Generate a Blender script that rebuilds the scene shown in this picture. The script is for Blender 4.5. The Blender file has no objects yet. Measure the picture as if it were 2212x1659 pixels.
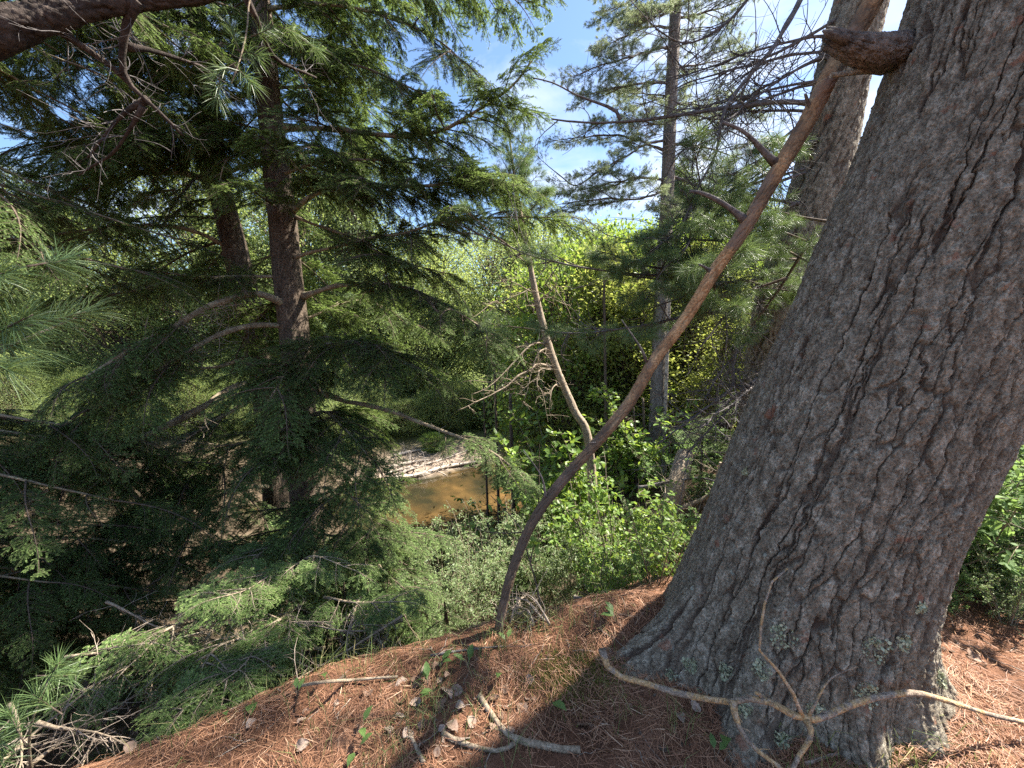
import bpy, math, random
import numpy as np
from mathutils import Matrix, Vector

random.seed(7)
rng = np.random.default_rng(7)
R = math.radians
scene = bpy.context.scene
C = scene.collection

# ------------------------------------------------------------------ camera, sky, sun, exposure
EYE = np.array([0.0, 0.0, 1.55])
PITCH = R(6.0)
FPX = 864.0                                   # focal length for a picture 2212 wide
cam_d = bpy.data.cameras.new('camera')
cam_d.sensor_width = 36.0
cam_d.lens = 36.0 * FPX / 2212.0
cam_d.clip_start = 0.05
cam_d.clip_end = 2000.0
cam = bpy.data.objects.new('camera', cam_d)
C.objects.link(cam)
cam.location = EYE
cam.rotation_euler = (math.pi / 2 - PITCH, 0, 0)
scene.camera = cam

SUN_AZ, SUN_EL = R(69.0), R(54.0)             # azimuth clockwise from straight ahead (+Y)
SUN_DIR = Vector((math.sin(SUN_AZ) * math.cos(SUN_EL), math.cos(SUN_AZ) * math.cos(SUN_EL), math.sin(SUN_EL)))

world = bpy.data.worlds.new('World')
scene.world = world
world.use_nodes = True
wn, wl = world.node_tree.nodes, world.node_tree.links
wn.clear()
w_out = wn.new('ShaderNodeOutputWorld')
w_bg = wn.new('ShaderNodeBackground')
w_sky = wn.new('ShaderNodeTexSky')
w_sky.sky_type = 'NISHITA'
w_sky.sun_disc = False
w_sky.sun_elevation = SUN_EL
w_sky.sun_rotation = SUN_AZ
w_sky.air_density = 1.0
w_sky.dust_density = 0.6
w_sky.ozone_density = 5.0
w_bg.inputs['Strength'].default_value = 0.066
w_tc = wn.new('ShaderNodeTexCoord')
w_map = wn.new('ShaderNodeMapping')
w_map.inputs['Scale'].default_value = (1.3, 1.3, 3.4)
w_map.inputs['Location'].default_value = (0.35, 0.1, 0.4)
w_noise = wn.new('ShaderNodeTexNoise')
w_noise.inputs['Scale'].default_value = 2.1
w_noise.inputs['Detail'].default_value = 9.0
w_noise.inputs['Roughness'].default_value = 0.55
w_noise.inputs['Distortion'].default_value = 0.35
w_ramp = wn.new('ShaderNodeValToRGB')
w_ramp.color_ramp.elements[0].position = 0.47
w_ramp.color_ramp.elements[1].position = 0.74
w_mix = wn.new('ShaderNodeMix')
w_mix.data_type = 'RGBA'
w_mix.inputs[7].default_value = (4.1, 4.4, 5.0, 1.0)
wl.new(w_tc.outputs['Generated'], w_map.inputs['Vector'])
wl.new(w_map.outputs['Vector'], w_noise.inputs['Vector'])
wl.new(w_noise.outputs['Fac'], w_ramp.inputs['Fac'])
wl.new(w_ramp.outputs['Color'], w_mix.inputs[0])
wl.new(w_sky.outputs['Color'], w_mix.inputs[6])
wl.new(w_mix.outputs[2], w_bg.inputs['Color'])
wl.new(w_bg.outputs['Background'], w_out.inputs['Surface'])

sun_d = bpy.data.lights.new('sun', 'SUN')
sun_d.energy = 5.0
sun_d.angle = R(0.8)
sun_d.color = (1.0, 0.93, 0.82)
sun = bpy.data.objects.new('sun', sun_d)
C.objects.link(sun)
sun.location = (20, 10, 30)
sun.rotation_euler = SUN_DIR.to_track_quat('Z', 'Y').to_euler()

scene.view_settings.view_transform = 'Standard'
scene.view_settings.look = 'None'
scene.view_settings.gamma = 1.0
scene.view_settings.use_curve_mapping = False
scene.view_settings.exposure = 2.2
scene.cycles.max_bounces = 8
scene.cycles.diffuse_bounces = 5
scene.cycles.glossy_bounces = 2
scene.cycles.transmission_bounces = 4
scene.cycles.transparent_max_bounces = 8
scene.cycles.caustics_reflective = False
scene.cycles.caustics_refractive = False
scene.cycles.sample_clamp_indirect = 6.0
scene.cycles.use_denoising = False
scene.cycles.denoiser = 'OPENIMAGEDENOISE'
scene.cycles.denoising_input_passes = 'RGB_ALBEDO_NORMAL'
scene.cycles.denoising_prefilter = 'ACCURATE'

# ------------------------------------------------------------------ projection helpers (a picture 2212 x 1659)
FWD = np.array([0.0, math.cos(PITCH), -math.sin(PITCH)])
UPV = np.array([0.0, math.sin(PITCH), math.cos(PITCH)])
RGT = np.array([1.0, 0.0, 0.0])


def P(px, py, d):
    """the point at depth d (metres along the lens axis) seen at px, py"""
    return EYE + d * (FWD + RGT * (px - 1106.0) / FPX + UPV * (829.5 - py) / FPX)


# ------------------------------------------------------------------ noise
def _hash(ix, iy, iz, seed):
    h = (ix * 374761393 + iy * 668265263 + iz * 2147483647 + seed * 974634643) & 0xFFFFFFFF
    h = ((h ^ (h >> 13)) * 1274126177) & 0xFFFFFFFF
    h = ((h ^ (h >> 16)) * 2246822519) & 0xFFFFFFFF
    return ((h ^ (h >> 15)) & 0xFFFFFF) / float(0xFFFFFF)


def vnoise(p, seed=0):
    p = np.asarray(p, float)
    i = np.floor(p).astype(np.int64)
    f = p - i
    f = f * f * (3 - 2 * f)
    x, y, z = i[..., 0], i[..., 1], i[..., 2]
    fx, fy, fz = f[..., 0], f[..., 1], f[..., 2]
    r = 0
    for dx in (0, 1):
        for dy in (0, 1):
            for dz in (0, 1):
                w = (fx if dx else 1 - fx) * (fy if dy else 1 - fy) * (fz if dz else 1 - fz)
                r = r + w * _hash(x + dx, y + dy, z + dz, seed)
    return r * 2 - 1


def fbm(p, octaves=4, seed=0, gain=0.5):
    p = np.asarray(p, float)
    a, s, n = 1.0, 0.0, 0.0
    for o in range(octaves):
        s = s + a * vnoise(p * (2.03 ** o) + o * 17.3, seed + o)
        n += a
        a *= gain
    return s / n


def worley(u, v, seed=0):
    iu, iv = np.floor(u).astype(np.int64), np.floor(v).astype(np.int64)
    f1 = np.full(u.shape, 9.0)
    f2 = np.full(u.shape, 9.0)
    cid = np.zeros(u.shape)
    for du in (-1, 0, 1):
        for dv in (-1, 0, 1):
            a, b = iu + du, iv + dv
            px = a + 0.08 + 0.84 * _hash(a, b, 0 * a, seed)
            py = b + 0.08 + 0.84 * _hash(a, b, 0 * a + 1, seed)
            d = np.hypot(px - u, py - v)
            c = _hash(a, b, 0 * a + 2, seed)
            near = d < f1
            f2 = np.where(near, f1, np.minimum(f2, d))
            cid = np.where(near, c, cid)
            f1 = np.where(near, d, f1)
    return f1, f2, cid


def sstep(a, b, x):
    t = np.clip((x - a) / (b - a), 0, 1)
    return t * t * (3 - 2 * t)


# ------------------------------------------------------------------ mesh building
class MB:
    """collects vertices and polygons; build() links them as one mesh object"""

    def __init__(self):
        self.v, self.f, self.m, self.c, self.s = [], [], [], [], []
        self.n = 0

    def add(self, verts, faces, mat=0, col=0.0, smooth=True):
        verts = np.asarray(verts, np.float32).reshape(-1, 3)
        faces = np.asarray(faces, np.int64)
        self.v.append(verts)
        self.f.append(faces + self.n)
        mm = np.asarray(mat, np.int32)
        self.m.append(np.broadcast_to(mm, (len(faces),)) if mm.ndim == 0 else mm)
        cc = np.asarray(col, np.float32)
        self.c.append(np.broadcast_to(cc, (len(verts),)) if cc.ndim == 0 else cc)
        self.s.append(np.full(len(faces), smooth, bool))
        self.n += len(verts)

    def mesh(self, name, mats):
        me = bpy.data.meshes.new(name)
        v = np.concatenate(self.v)
        me.vertices.add(len(v))
        me.vertices.foreach_set('co', v.ravel())
        tot = np.concatenate([np.full(len(f), f.shape[1], np.int32) for f in self.f])
        loops = np.concatenate([f.ravel() for f in self.f]).astype(np.int32)
        me.loops.add(len(loops))
        me.loops.foreach_set('vertex_index', loops)
        me.polygons.add(len(tot))
        st = np.zeros(len(tot), np.int32)
        st[1:] = np.cumsum(tot)[:-1]
        me.polygons.foreach_set('loop_start', st)
        me.polygons.foreach_set('loop_total', tot)
        for m in mats:
            me.materials.append(m)
        me.polygons.foreach_set('material_index', np.concatenate(self.m).astype(np.int32))
        me.polygons.foreach_set('use_smooth', np.concatenate(self.s))
        a = me.attributes.new('tone', 'FLOAT', 'POINT')
        a.data.foreach_set('value', np.concatenate(self.c).astype(np.float32))
        me.update(calc_edges=True)
        me.validate()
        return me


def norm(a):
    return a / np.maximum(np.linalg.norm(a, axis=-1, keepdims=True), 1e-9)


def add_tubes(mb, Pt, Rd, n=6, mat=0, col=0.0, cap=True):
    """N tubes at once: Pt (N,S,3), Rd (N,S)"""
    Pt = np.asarray(Pt, float)
    Rd = np.asarray(Rd, float)
    if Pt.ndim == 2:
        Pt, Rd = Pt[None], Rd[None]
    N, S, _ = Pt.shape
    T = norm(np.gradient(Pt, axis=1))
    whole = norm(Pt[:, -1] - Pt[:, 0])
    ref = np.where(np.abs(whole[:, 2:3]) > 0.8, np.array([[1.0, 0.05, 0.02]]), np.array([[0.03, 0.05, 1.0]]))
    ref = np.repeat(ref[:, None, :], S, axis=1)
    A = norm(np.cross(T, ref))
    B = np.cross(T, A)
    th = np.arange(n) * 2 * math.pi / n
    ring = A[:, :, None, :] * np.cos(th)[None, None, :, None] + B[:, :, None, :] * np.sin(th)[None, None, :, None]
    V = Pt[:, :, None, :] + ring * Rd[:, :, None, None]
    idx = np.arange(N * S * n).reshape(N, S, n)
    a = idx[:, :-1, :]
    b = np.roll(idx, -1, axis=2)[:, :-1, :]
    c = np.roll(idx, -1, axis=2)[:, 1:, :]
    d = idx[:, 1:, :]
    F = np.stack([a, b, c, d], -1).reshape(-1, 4)
    cc = np.asarray(col, float)
    if cc.ndim == 1:
        cc = np.repeat(cc, S * n)
    mb.add(V.reshape(-1, 3), F, mat, cc)
    if cap:
        base = mb.n - N * S * n
        for ends, rev in ((idx[:, 0, :], False), (idx[:, -1, :], True)):
            fc = ends[:, ::-1] if not rev else ends
            mb.f.append(fc + base)
            mb.m.append(np.full(len(fc), mat, np.int32))
            mb.s.append(np.full(len(fc), False, bool))


def add_blades(mb, base, tip, width, mat=0, col=0.0):
    """one thin triangle from base to tip for each row"""
    d = tip - base
    rnd = rng.normal(size=d.shape)
    side = norm(np.cross(d, rnd)) * (np.asarray(width).reshape(-1, 1) * 0.5)
    V = np.stack([base - side, base + side, tip], 1).reshape(-1, 3)
    F = np.arange(len(V)).reshape(-1, 3)
    cc = np.asarray(col, float)
    if cc.ndim == 1:
        cc = np.repeat(cc, 3)
    mb.add(V, F, mat, cc, smooth=False)


def add_leaves(mb, pos, dr, nrm, length, width, mat=0, col=0.0, fold=0.25, curl=0.15):
    """folded oval leaves: 7 vertices, 4 faces"""
    dr = norm(dr)
    sd = norm(np.cross(nrm, dr))
    nm = np.cross(dr, sd)
    L = np.asarray(length, float).reshape(-1, 1)
    W = np.asarray(width, float).reshape(-1, 1) * 0.5
    m1 = pos + dr * L * 0.36 - nm * fold * W
    m2 = pos + dr * L * 0.72 - nm * (fold * W + curl * L * 0.4)
    tip = pos + dr * L - nm * curl * L
    up = nm * W * 0.15
    V = np.stack([pos, m1, m2, tip, m1 + sd * W + up, m2 + sd * W * 0.72 + up, m1 - sd * W + up, m2 - sd * W * 0.72 + up], 1)
    n = len(pos)
    o = (np.arange(n) * 8)[:, None]
    Q = np.concatenate([o + np.array([[1, 4, 5, 2]]), o + np.array([[1, 2, 7, 6]])], 0)
    Tt = np.concatenate([o + np.array([[0, 4, 1]]), o + np.array([[0, 1, 6]]), o + np.array([[2, 5, 3]]), o + np.array([[2, 3, 7]])], 0)
    cc = np.asarray(col, float)
    if cc.ndim == 1:
        cc = np.repeat(cc, 8)
    mb.add(V.reshape(-1, 3), Q, mat, cc)
    b = mb.n - n * 8
    mb.f.append(Tt + b)
    mb.m.append(np.full(len(Tt), mat, np.int32))
    mb.s.append(np.full(len(Tt), True, bool))


def add_kites(mb, pos, dr, nrm, length, width, mat=0, col=0.0):
    """cheap leaves: two triangles folded along the middle"""
    dr = norm(dr)
    sd = norm(np.cross(nrm, dr))
    nm = np.cross(dr, sd)
    L = np.asarray(length, float).reshape(-1, 1)
    W = np.asarray(width, float).reshape(-1, 1) * 0.5
    V = np.stack([pos, pos + dr * L * 0.45 + sd * W + nm * W * 0.3, pos + dr * L, pos + dr * L * 0.45 - sd * W + nm * W * 0.3], 1)
    n = len(pos)
    o = (np.arange(n) * 4)[:, None]
    F = np.concatenate([o + np.array([[0, 1, 2]]), o + np.array([[0, 2, 3]])], 0)
    cc = np.asarray(col, float)
    if cc.ndim == 1:
        cc = np.repeat(cc, 4)
    mb.add(V.reshape(-1, 3), F, mat, cc, smooth=False)


def spline(pts, n):
    """Catmull-Rom through pts (K,D), n samples"""
    p = np.asarray(pts, float)
    if len(p) == 2:
        t = np.linspace(0, 1, n)[:, None]
        return p[0] * (1 - t) + p[1] * t
    e = np.vstack([2 * p[0] - p[1], p, 2 * p[-1] - p[-2]])
    seg = np.linalg.norm(np.diff(p[:, :3], axis=0), axis=1)
    cum = np.concatenate([[0], np.cumsum(seg)])
    u = np.linspace(0, cum[-1], n)
    k = np.clip(np.searchsorted(cum, u, side='right') - 1, 0, len(p) - 2)
    t = ((u - cum[k]) / seg[k])[:, None]
    a, b, c, d = e[k], e[k + 1], e[k + 2], e[k + 3]
    return 0.5 * (2 * b + (c - a) * t + (2 * a - 5 * b + 4 * c - d) * t ** 2 + (3 * b - 3 * c + d - a) * t ** 3)


def tag(o, label=None, cat=None, group=None, kind=None):
    if label:
        o['label'] = label
    if cat:
        o['category'] = cat
    if group:
        o['group'] = group
    if kind:
        o['kind'] = kind
    return o


def link(name, me, parent=None, mat=None):
    """link mesh data as an object; parent is a thing's Empty or a part; mat is the world matrix"""
    o = bpy.data.objects.new(name, me)
    C.objects.link(o)
    if parent is not None:
        o.parent = parent
        if parent.type == 'EMPTY':
            o.matrix_parent_inverse = Matrix.Translation(-parent.location)
    if mat is not None:
        o.matrix_basis = mat
    return o


def thing(name, loc, label, cat, group=None):
    o = bpy.data.objects.new(name, None)
    o.empty_display_size = 0.2
    C.objects.link(o)
    o.location = Vector([float(x) for x in loc])
    return tag(o, label, cat, group)


def frame_to(p, d, up=None, scale=1.0, roll=0.0):
    """world matrix with local X along d"""
    d = Vector([float(x) for x in d]).normalized()
    u = Vector(up) if up is not None else Vector((0, 0, 1))
    if abs(d.dot(u)) > 0.97:
        u = Vector((0.3, 1, 0.1))
    y = u.cross(d).normalized()
    z = d.cross(y)
    m = Matrix((d, y, z)).transposed().to_4x4()
    m = m @ Matrix.Rotation(roll, 4, 'X') @ Matrix.Scale(scale, 4)
    m.translation = Vector([float(x) for x in p])
    return m


# ------------------------------------------------------------------ materials
def new_mat(name):
    m = bpy.data.materials.new(name)
    m.use_nodes = True
    nt = m.node_tree
    nt.nodes.clear()
    return m, nt.nodes, nt.links


def ramp(N, L, fac, stops):
    r = N.new('ShaderNodeValToRGB')
    el = r.color_ramp.elements
    el[0].position, el[0].color = stops[0][0], (*stops[0][1], 1)
    el[1].position, el[1].color = stops[-1][0], (*stops[-1][1], 1)
    for p, c in stops[1:-1]:
        e = el.new(p)
        e.color = (*c, 1)
    L.new(fac, r.inputs['Fac'])
    return r.outputs['Color']


def leaf_mat(name, stops, trans=(0.3, 0.4, 0.05), tfac=0.35, rough=0.55, spec=0.3, rand=0.35):
    """leaf: colour from the 'tone' attribute plus an object random, part of the light passes through"""
    m, N, L = new_mat(name)
    out = N.new('ShaderNodeOutputMaterial')
    at = N.new('ShaderNodeAttribute')
    at.attribute_name = 'tone'
    oi = N.new('ShaderNodeObjectInfo')
    ma = N.new('ShaderNodeMath')
    ma.operation = 'MULTIPLY_ADD'
    ma.inputs[1].default_value = rand
    L.new(oi.outputs['Random'], ma.inputs[0])
    L.new(at.outputs['Fac'], ma.inputs[2])
    sub = N.new('ShaderNodeMath')
    sub.operation = 'SUBTRACT'
    sub.inputs[1].default_value = rand * 0.5
    L.new(ma.outputs[0], sub.inputs[0])
    col = ramp(N, L, sub.outputs[0], stops)
    pr = N.new('ShaderNodeBsdfPrincipled')
    pr.inputs['Roughness'].default_value = rough
    pr.inputs['Specular IOR Level'].default_value = spec
    L.new(col, pr.inputs['Base Color'])
    tr = N.new('ShaderNodeBsdfTranslucent')
    mc = N.new('ShaderNodeMix')
    mc.data_type = 'RGBA'
    mc.blend_type = 'MIX'
    mc.inputs[0].default_value = 0.55
    mc.inputs[7].default_value = (*trans, 1)
    L.new(col, mc.inputs[6])
    L.new(mc.outputs[2], tr.inputs['Color'])
    mx = N.new('ShaderNodeMixShader')
    mx.inputs[0].default_value = tfac
    L.new(pr.outputs[0], mx.inputs[1])
    L.new(tr.outputs[0], mx.inputs[2])
    L.new(mx.outputs[0], out.inputs['Surface'])
    return m


def bark_mat(name, stops, scale=(14, 14, 4), bump=0.4, lichen=None, lich_amt=0.62, patch=None, fine=60.0, dist=0.01, tone=None):
    m, N, L = new_mat(name)
    out = N.new('ShaderNodeOutputMaterial')
    pr = N.new('ShaderNodeBsdfPrincipled')
    pr.inputs['Roughness'].default_value = 0.9
    pr.inputs['Specular IOR Level'].default_value = 0.15
    tc = N.new('ShaderNodeTexCoord')
    mp = N.new('ShaderNodeMapping')
    mp.inputs['Scale'].default_value = scale
    L.new(tc.outputs['Object'], mp.inputs['Vector'])
    n1 = N.new('ShaderNodeTexNoise')
    n1.inputs['Scale'].default_value = 1.0
    n1.inputs['Detail'].default_value = 8
    n1.inputs['Roughness'].default_value = 0.65
    L.new(mp.outputs[0], n1.inputs['Vector'])
    col = ramp(N, L, n1.outputs['Fac'], stops)
    n2 = N.new('ShaderNodeTexNoise')
    n2.inputs['Scale'].default_value = fine
    n2.inputs['Detail'].default_value = 6
    n2.inputs['Roughness'].default_value = 0.7
    L.new(tc.outputs['Object'], n2.inputs['Vector'])
    f = N.new('ShaderNodeMapRange')
    f.inputs[1].default_value = 0.33
    f.inputs[2].default_value = 0.67
    f.inputs[3].default_value = 0.4
    f.inputs[4].default_value = 1.65
    L.new(n2.outputs['Fac'], f.inputs[0])
    mul = N.new('ShaderNodeVectorMath')
    mul.operation = 'SCALE'
    L.new(col, mul.inputs[0])
    L.new(f.outputs[0], mul.inputs['Scale'])
    last = mul.outputs[0]

    def over(prev, colour, fac):
        x = N.new('ShaderNodeMix')
        x.data_type = 'RGBA'
        x.inputs[7].default_value = (*colour, 1)
        L.new(prev, x.inputs[6])
        L.new(fac, x.inputs[0])
        return x.outputs[2]

    if tone:
        at = N.new('ShaderNodeAttribute')
        at.attribute_name = 'tone'
        last = over(last, tone, at.outputs['Fac'])
    if patch:
        n3 = N.new('ShaderNodeTexNoise')
        n3.inputs['Scale'].default_value = patch[1]
        n3.inputs['Detail'].default_value = 3
        L.new(tc.outputs['Object'], n3.inputs['Vector'])
        g = N.new('ShaderNodeMapRange')
        g.inputs[1].default_value = patch[2]
        g.inputs[2].default_value = patch[2] + 0.05
        g.inputs[4].default_value = 0.75
        L.new(n3.outputs['Fac'], g.inputs[0])
        last = over(last, patch[0], g.outputs[0])
    if lichen:
        n4 = N.new('ShaderNodeTexNoise')
        n4.inputs['Scale'].default_value = 26
        n4.inputs['Detail'].default_value = 5
        n4.inputs['Roughness'].default_value = 0.6
        L.new(tc.outputs['Object'], n4.inputs['Vector'])
        g = N.new('ShaderNodeMapRange')
        g.inputs[1].default_value = lich_amt
        g.inputs[2].default_value = lich_amt + 0.05
        g.inputs[4].default_value = 0.85
        L.new(n4.outputs['Fac'], g.inputs[0])
        last = over(last, lichen, g.outputs[0])
    L.new(last, pr.inputs['Base Color'])
    bp = N.new('ShaderNodeBump')
    bp.inputs['Strength'].default_value = bump
    bp.inputs['Distance'].default_value = dist
    ad = N.new('ShaderNodeMath')
    ad.operation = 'ADD'
    L.new(n1.outputs['Fac'], ad.inputs[0])
    L.new(n2.outputs['Fac'], ad.inputs[1])
    L.new(ad.outputs[0], bp.inputs['Height'])
    L.new(bp.outputs[0], pr.inputs['Normal'])
    L.new(pr.outputs[0], out.inputs['Surface'])
    return m


M = {}
M['pine_bark'] = bark_mat('pine_bark', [(0.32, (0.115, 0.092, 0.067)), (0.5, (0.218, 0.188, 0.142)), (0.66, (0.375, 0.335, 0.265))], (30, 30, 16), 1.0,
                          lichen=(0.34, 0.37, 0.31), lich_amt=0.66, patch=((0.26, 0.125, 0.08), 11.0, 0.655), fine=95.0, dist=0.012, tone=(0.085, 0.06, 0.045))
M['pine_bark_far'] = bark_mat('pine_bark_far', [(0.3, (0.10, 0.085, 0.075)), (0.6, (0.2, 0.175, 0.155)), (0.75, (0.28, 0.25, 0.22))], (9, 9, 3), 0.9, lichen=(0.3, 0.33, 0.27), lich_amt=0.68, fine=30, dist=0.03)
M['hemlock_bark'] = bark_mat('hemlock_bark', [(0.3, (0.05, 0.038, 0.028)), (0.55, (0.105, 0.08, 0.06)), (0.75, (0.18, 0.145, 0.115))], (26, 26, 5), 1.0, fine=45, dist=0.02)
M['limb_bark'] = bark_mat('limb_bark', [(0.3, (0.12, 0.095, 0.066)), (0.55, (0.23, 0.185, 0.13)), (0.72, (0.36, 0.31, 0.21))], (14, 14, 14), 0.7, lichen=(0.25, 0.29, 0.17), lich_amt=0.62, fine=70)
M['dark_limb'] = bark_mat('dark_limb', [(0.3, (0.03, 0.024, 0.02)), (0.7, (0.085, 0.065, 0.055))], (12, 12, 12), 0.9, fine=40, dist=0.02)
M['dead_wood'] = bark_mat('dead_wood', [(0.3, (0.15, 0.115, 0.08)), (0.55, (0.27, 0.215, 0.155)), (0.72, (0.4, 0.335, 0.255))], (20, 20, 20), 0.4, fine=90)
M['dead_twig'] = bark_mat('dead_twig', [(0.3, (0.18, 0.14, 0.11)), (0.7, (0.36, 0.30, 0.24))], (20, 20, 20), 0.2, fine=60)
M['grey_branch'] = bark_mat('grey_branch', [(0.3, (0.07, 0.062, 0.06)), (0.7, (0.16, 0.145, 0.14))], (20, 20, 20), 0.5, fine=60)
M['peeled_wood'] = bark_mat('peeled_wood', [(0.3, (0.2, 0.11, 0.055)), (0.48, (0.40, 0.235, 0.115)), (0.65, (0.5, 0.34, 0.19))], (14, 14, 4), 0.5, patch=((0.2, 0.14, 0.105), 6.0, 0.56), fine=90, tone=(0.115, 0.085, 0.062))
M['stick_bark'] = bark_mat('stick_bark', [(0.36, (0.16, 0.12, 0.09)), (0.48, (0.29, 0.235, 0.185)), (0.56, (0.43, 0.28, 0.13)), (0.75, (0.44, 0.38, 0.32))], (13, 13, 13), 0.9, fine=120)
M['drift_wood'] = bark_mat('drift_wood', [(0.3, (0.2, 0.165, 0.135)), (0.7, (0.46, 0.4, 0.34))], (6, 6, 6), 0.4, fine=30)
M['twig_wood'] = bark_mat('twig_wood', [(0.3, (0.06, 0.045, 0.035)), (0.7, (0.13, 0.1, 0.075))], (30, 30, 30), 0.1, fine=60)
M['shrub_wood'] = bark_mat('shrub_wood', [(0.3, (0.12, 0.1, 0.07)), (0.7, (0.24, 0.2, 0.15))], (30, 30, 30), 0.1, fine=60)

M['hemlock_needle'] = leaf_mat('hemlock_needle', [(0.0, (0.03, 0.05, 0.017)), (0.5, (0.06, 0.095, 0.03)), (1.0, (0.125, 0.17, 0.055))], (0.2, 0.29, 0.06), 0.3, 0.55, 0.12)
M['hemlock_tip'] = leaf_mat('hemlock_tip', [(0.0, (0.12, 0.2, 0.06)), (1.0, (0.26, 0.37, 0.12))], (0.38, 0.5, 0.12), 0.4)
M['young_needle'] = leaf_mat('young_needle', [(0.0, (0.07, 0.12, 0.04)), (0.5, (0.12, 0.19, 0.065)), (1.0, (0.2, 0.28, 0.1))], (0.32, 0.44, 0.1), 0.4, 0.55, 0.12)  # hemlock needles with sunlight painted into a lighter colour
M['young_tip'] = leaf_mat('young_tip', [(0.0, (0.2, 0.29, 0.09)), (1.0, (0.34, 0.45, 0.16))], (0.42, 0.54, 0.14), 0.4)  # matching tips, sunlit brightness likewise put into the colour
M['pine_needle'] = leaf_mat('pine_needle', [(0.0, (0.06, 0.11, 0.045)), (0.5, (0.11, 0.175, 0.065)), (1.0, (0.2, 0.27, 0.1))], (0.26, 0.36, 0.09), 0.3, 0.42, 0.4)
M['pine_needle_far'] = leaf_mat('pine_needle_far', [(0.0, (0.09, 0.13, 0.08)), (0.5, (0.15, 0.2, 0.115)), (1.0, (0.28, 0.33, 0.18))], (0.36, 0.42, 0.18), 0.45, 0.45, 0.35)
M['shrub_leaf'] = leaf_mat('shrub_leaf', [(0.0, (0.09, 0.14, 0.06)), (0.5, (0.17, 0.23, 0.105)), (1.0, (0.27, 0.34, 0.16))], (0.36, 0.46, 0.13), 0.42, 0.45, 0.3)
M['bright_leaf'] = leaf_mat('bright_leaf', [(0.0, (0.07, 0.13, 0.03)), (0.5, (0.13, 0.22, 0.045)), (1.0, (0.22, 0.32, 0.07))], (0.38, 0.5, 0.06), 0.45, 0.45, 0.35)
M['far_leaf'] = leaf_mat('far_leaf', [(0.0, (0.07, 0.115, 0.035)), (0.5, (0.14, 0.192, 0.072)), (1.0, (0.25, 0.31, 0.13))], (0.46, 0.54, 0.13), 0.5, 0.5, 0.3, 0.6)
M['far_conifer'] = leaf_mat('far_conifer', [(0.0, (0.04, 0.065, 0.03)), (0.5, (0.075, 0.11, 0.045)), (1.0, (0.13, 0.17, 0.07))], (0.22, 0.28, 0.08), 0.3, 0.5, 0.2)
M['cedar_leaf'] = leaf_mat('cedar_leaf', [(0.0, (0.085, 0.12, 0.035)), (0.5, (0.17, 0.21, 0.06)), (1.0, (0.28, 0.31, 0.09))], (0.46, 0.5, 0.1), 0.55, 0.5, 0.3)
M['fern_leaf'] = leaf_mat('fern_leaf', [(0.0, (0.05, 0.10, 0.035)), (0.5, (0.105, 0.18, 0.06)), (1.0, (0.19, 0.28, 0.1))], (0.3, 0.44, 0.1), 0.4, 0.6, 0.15)
M['floor_leaf'] = leaf_mat('floor_leaf', [(0.0, (0.06, 0.115, 0.035)), (1.0, (0.13, 0.21, 0.06))], (0.26, 0.38, 0.07), 0.3, 0.5, 0.25)
M['grass_blade'] = leaf_mat('grass_blade', [(0.0, (0.06, 0.10, 0.035)), (0.6, (0.14, 0.19, 0.06)), (1.0, (0.34, 0.29, 0.14))], (0.28, 0.34, 0.1), 0.3, 0.5, 0.3)
M['litter_needle'] = leaf_mat('litter_needle', [(0.0, (0.12, 0.06, 0.035)), (0.35, (0.25, 0.12, 0.068)), (0.7, (0.38, 0.21, 0.122)), (1.0, (0.54, 0.39, 0.26))], (0.4, 0.2, 0.1), 0.08, 0.55, 0.3, 0.0)
M['dry_leaf'] = leaf_mat('dry_leaf', [(0.0, (0.14, 0.085, 0.055)), (0.5, (0.25, 0.17, 0.125)), (1.0, (0.40, 0.31, 0.25))], (0.4, 0.28, 0.18), 0.12, 0.7, 0.2, 0.9)
M['moss'] = leaf_mat('moss', [(0.0, (0.07, 0.09, 0.02)), (1.0, (0.22, 0.25, 0.05))], (0.2, 0.25, 0.04), 0.2, 0.8, 0.1)
M['lichen'] = leaf_mat('lichen', [(0.0, (0.25, 0.27, 0.17)), (1.0, (0.47, 0.49, 0.34))], (0.4, 0.45, 0.35), 0.1, 0.9, 0.1, 0.3)


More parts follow.
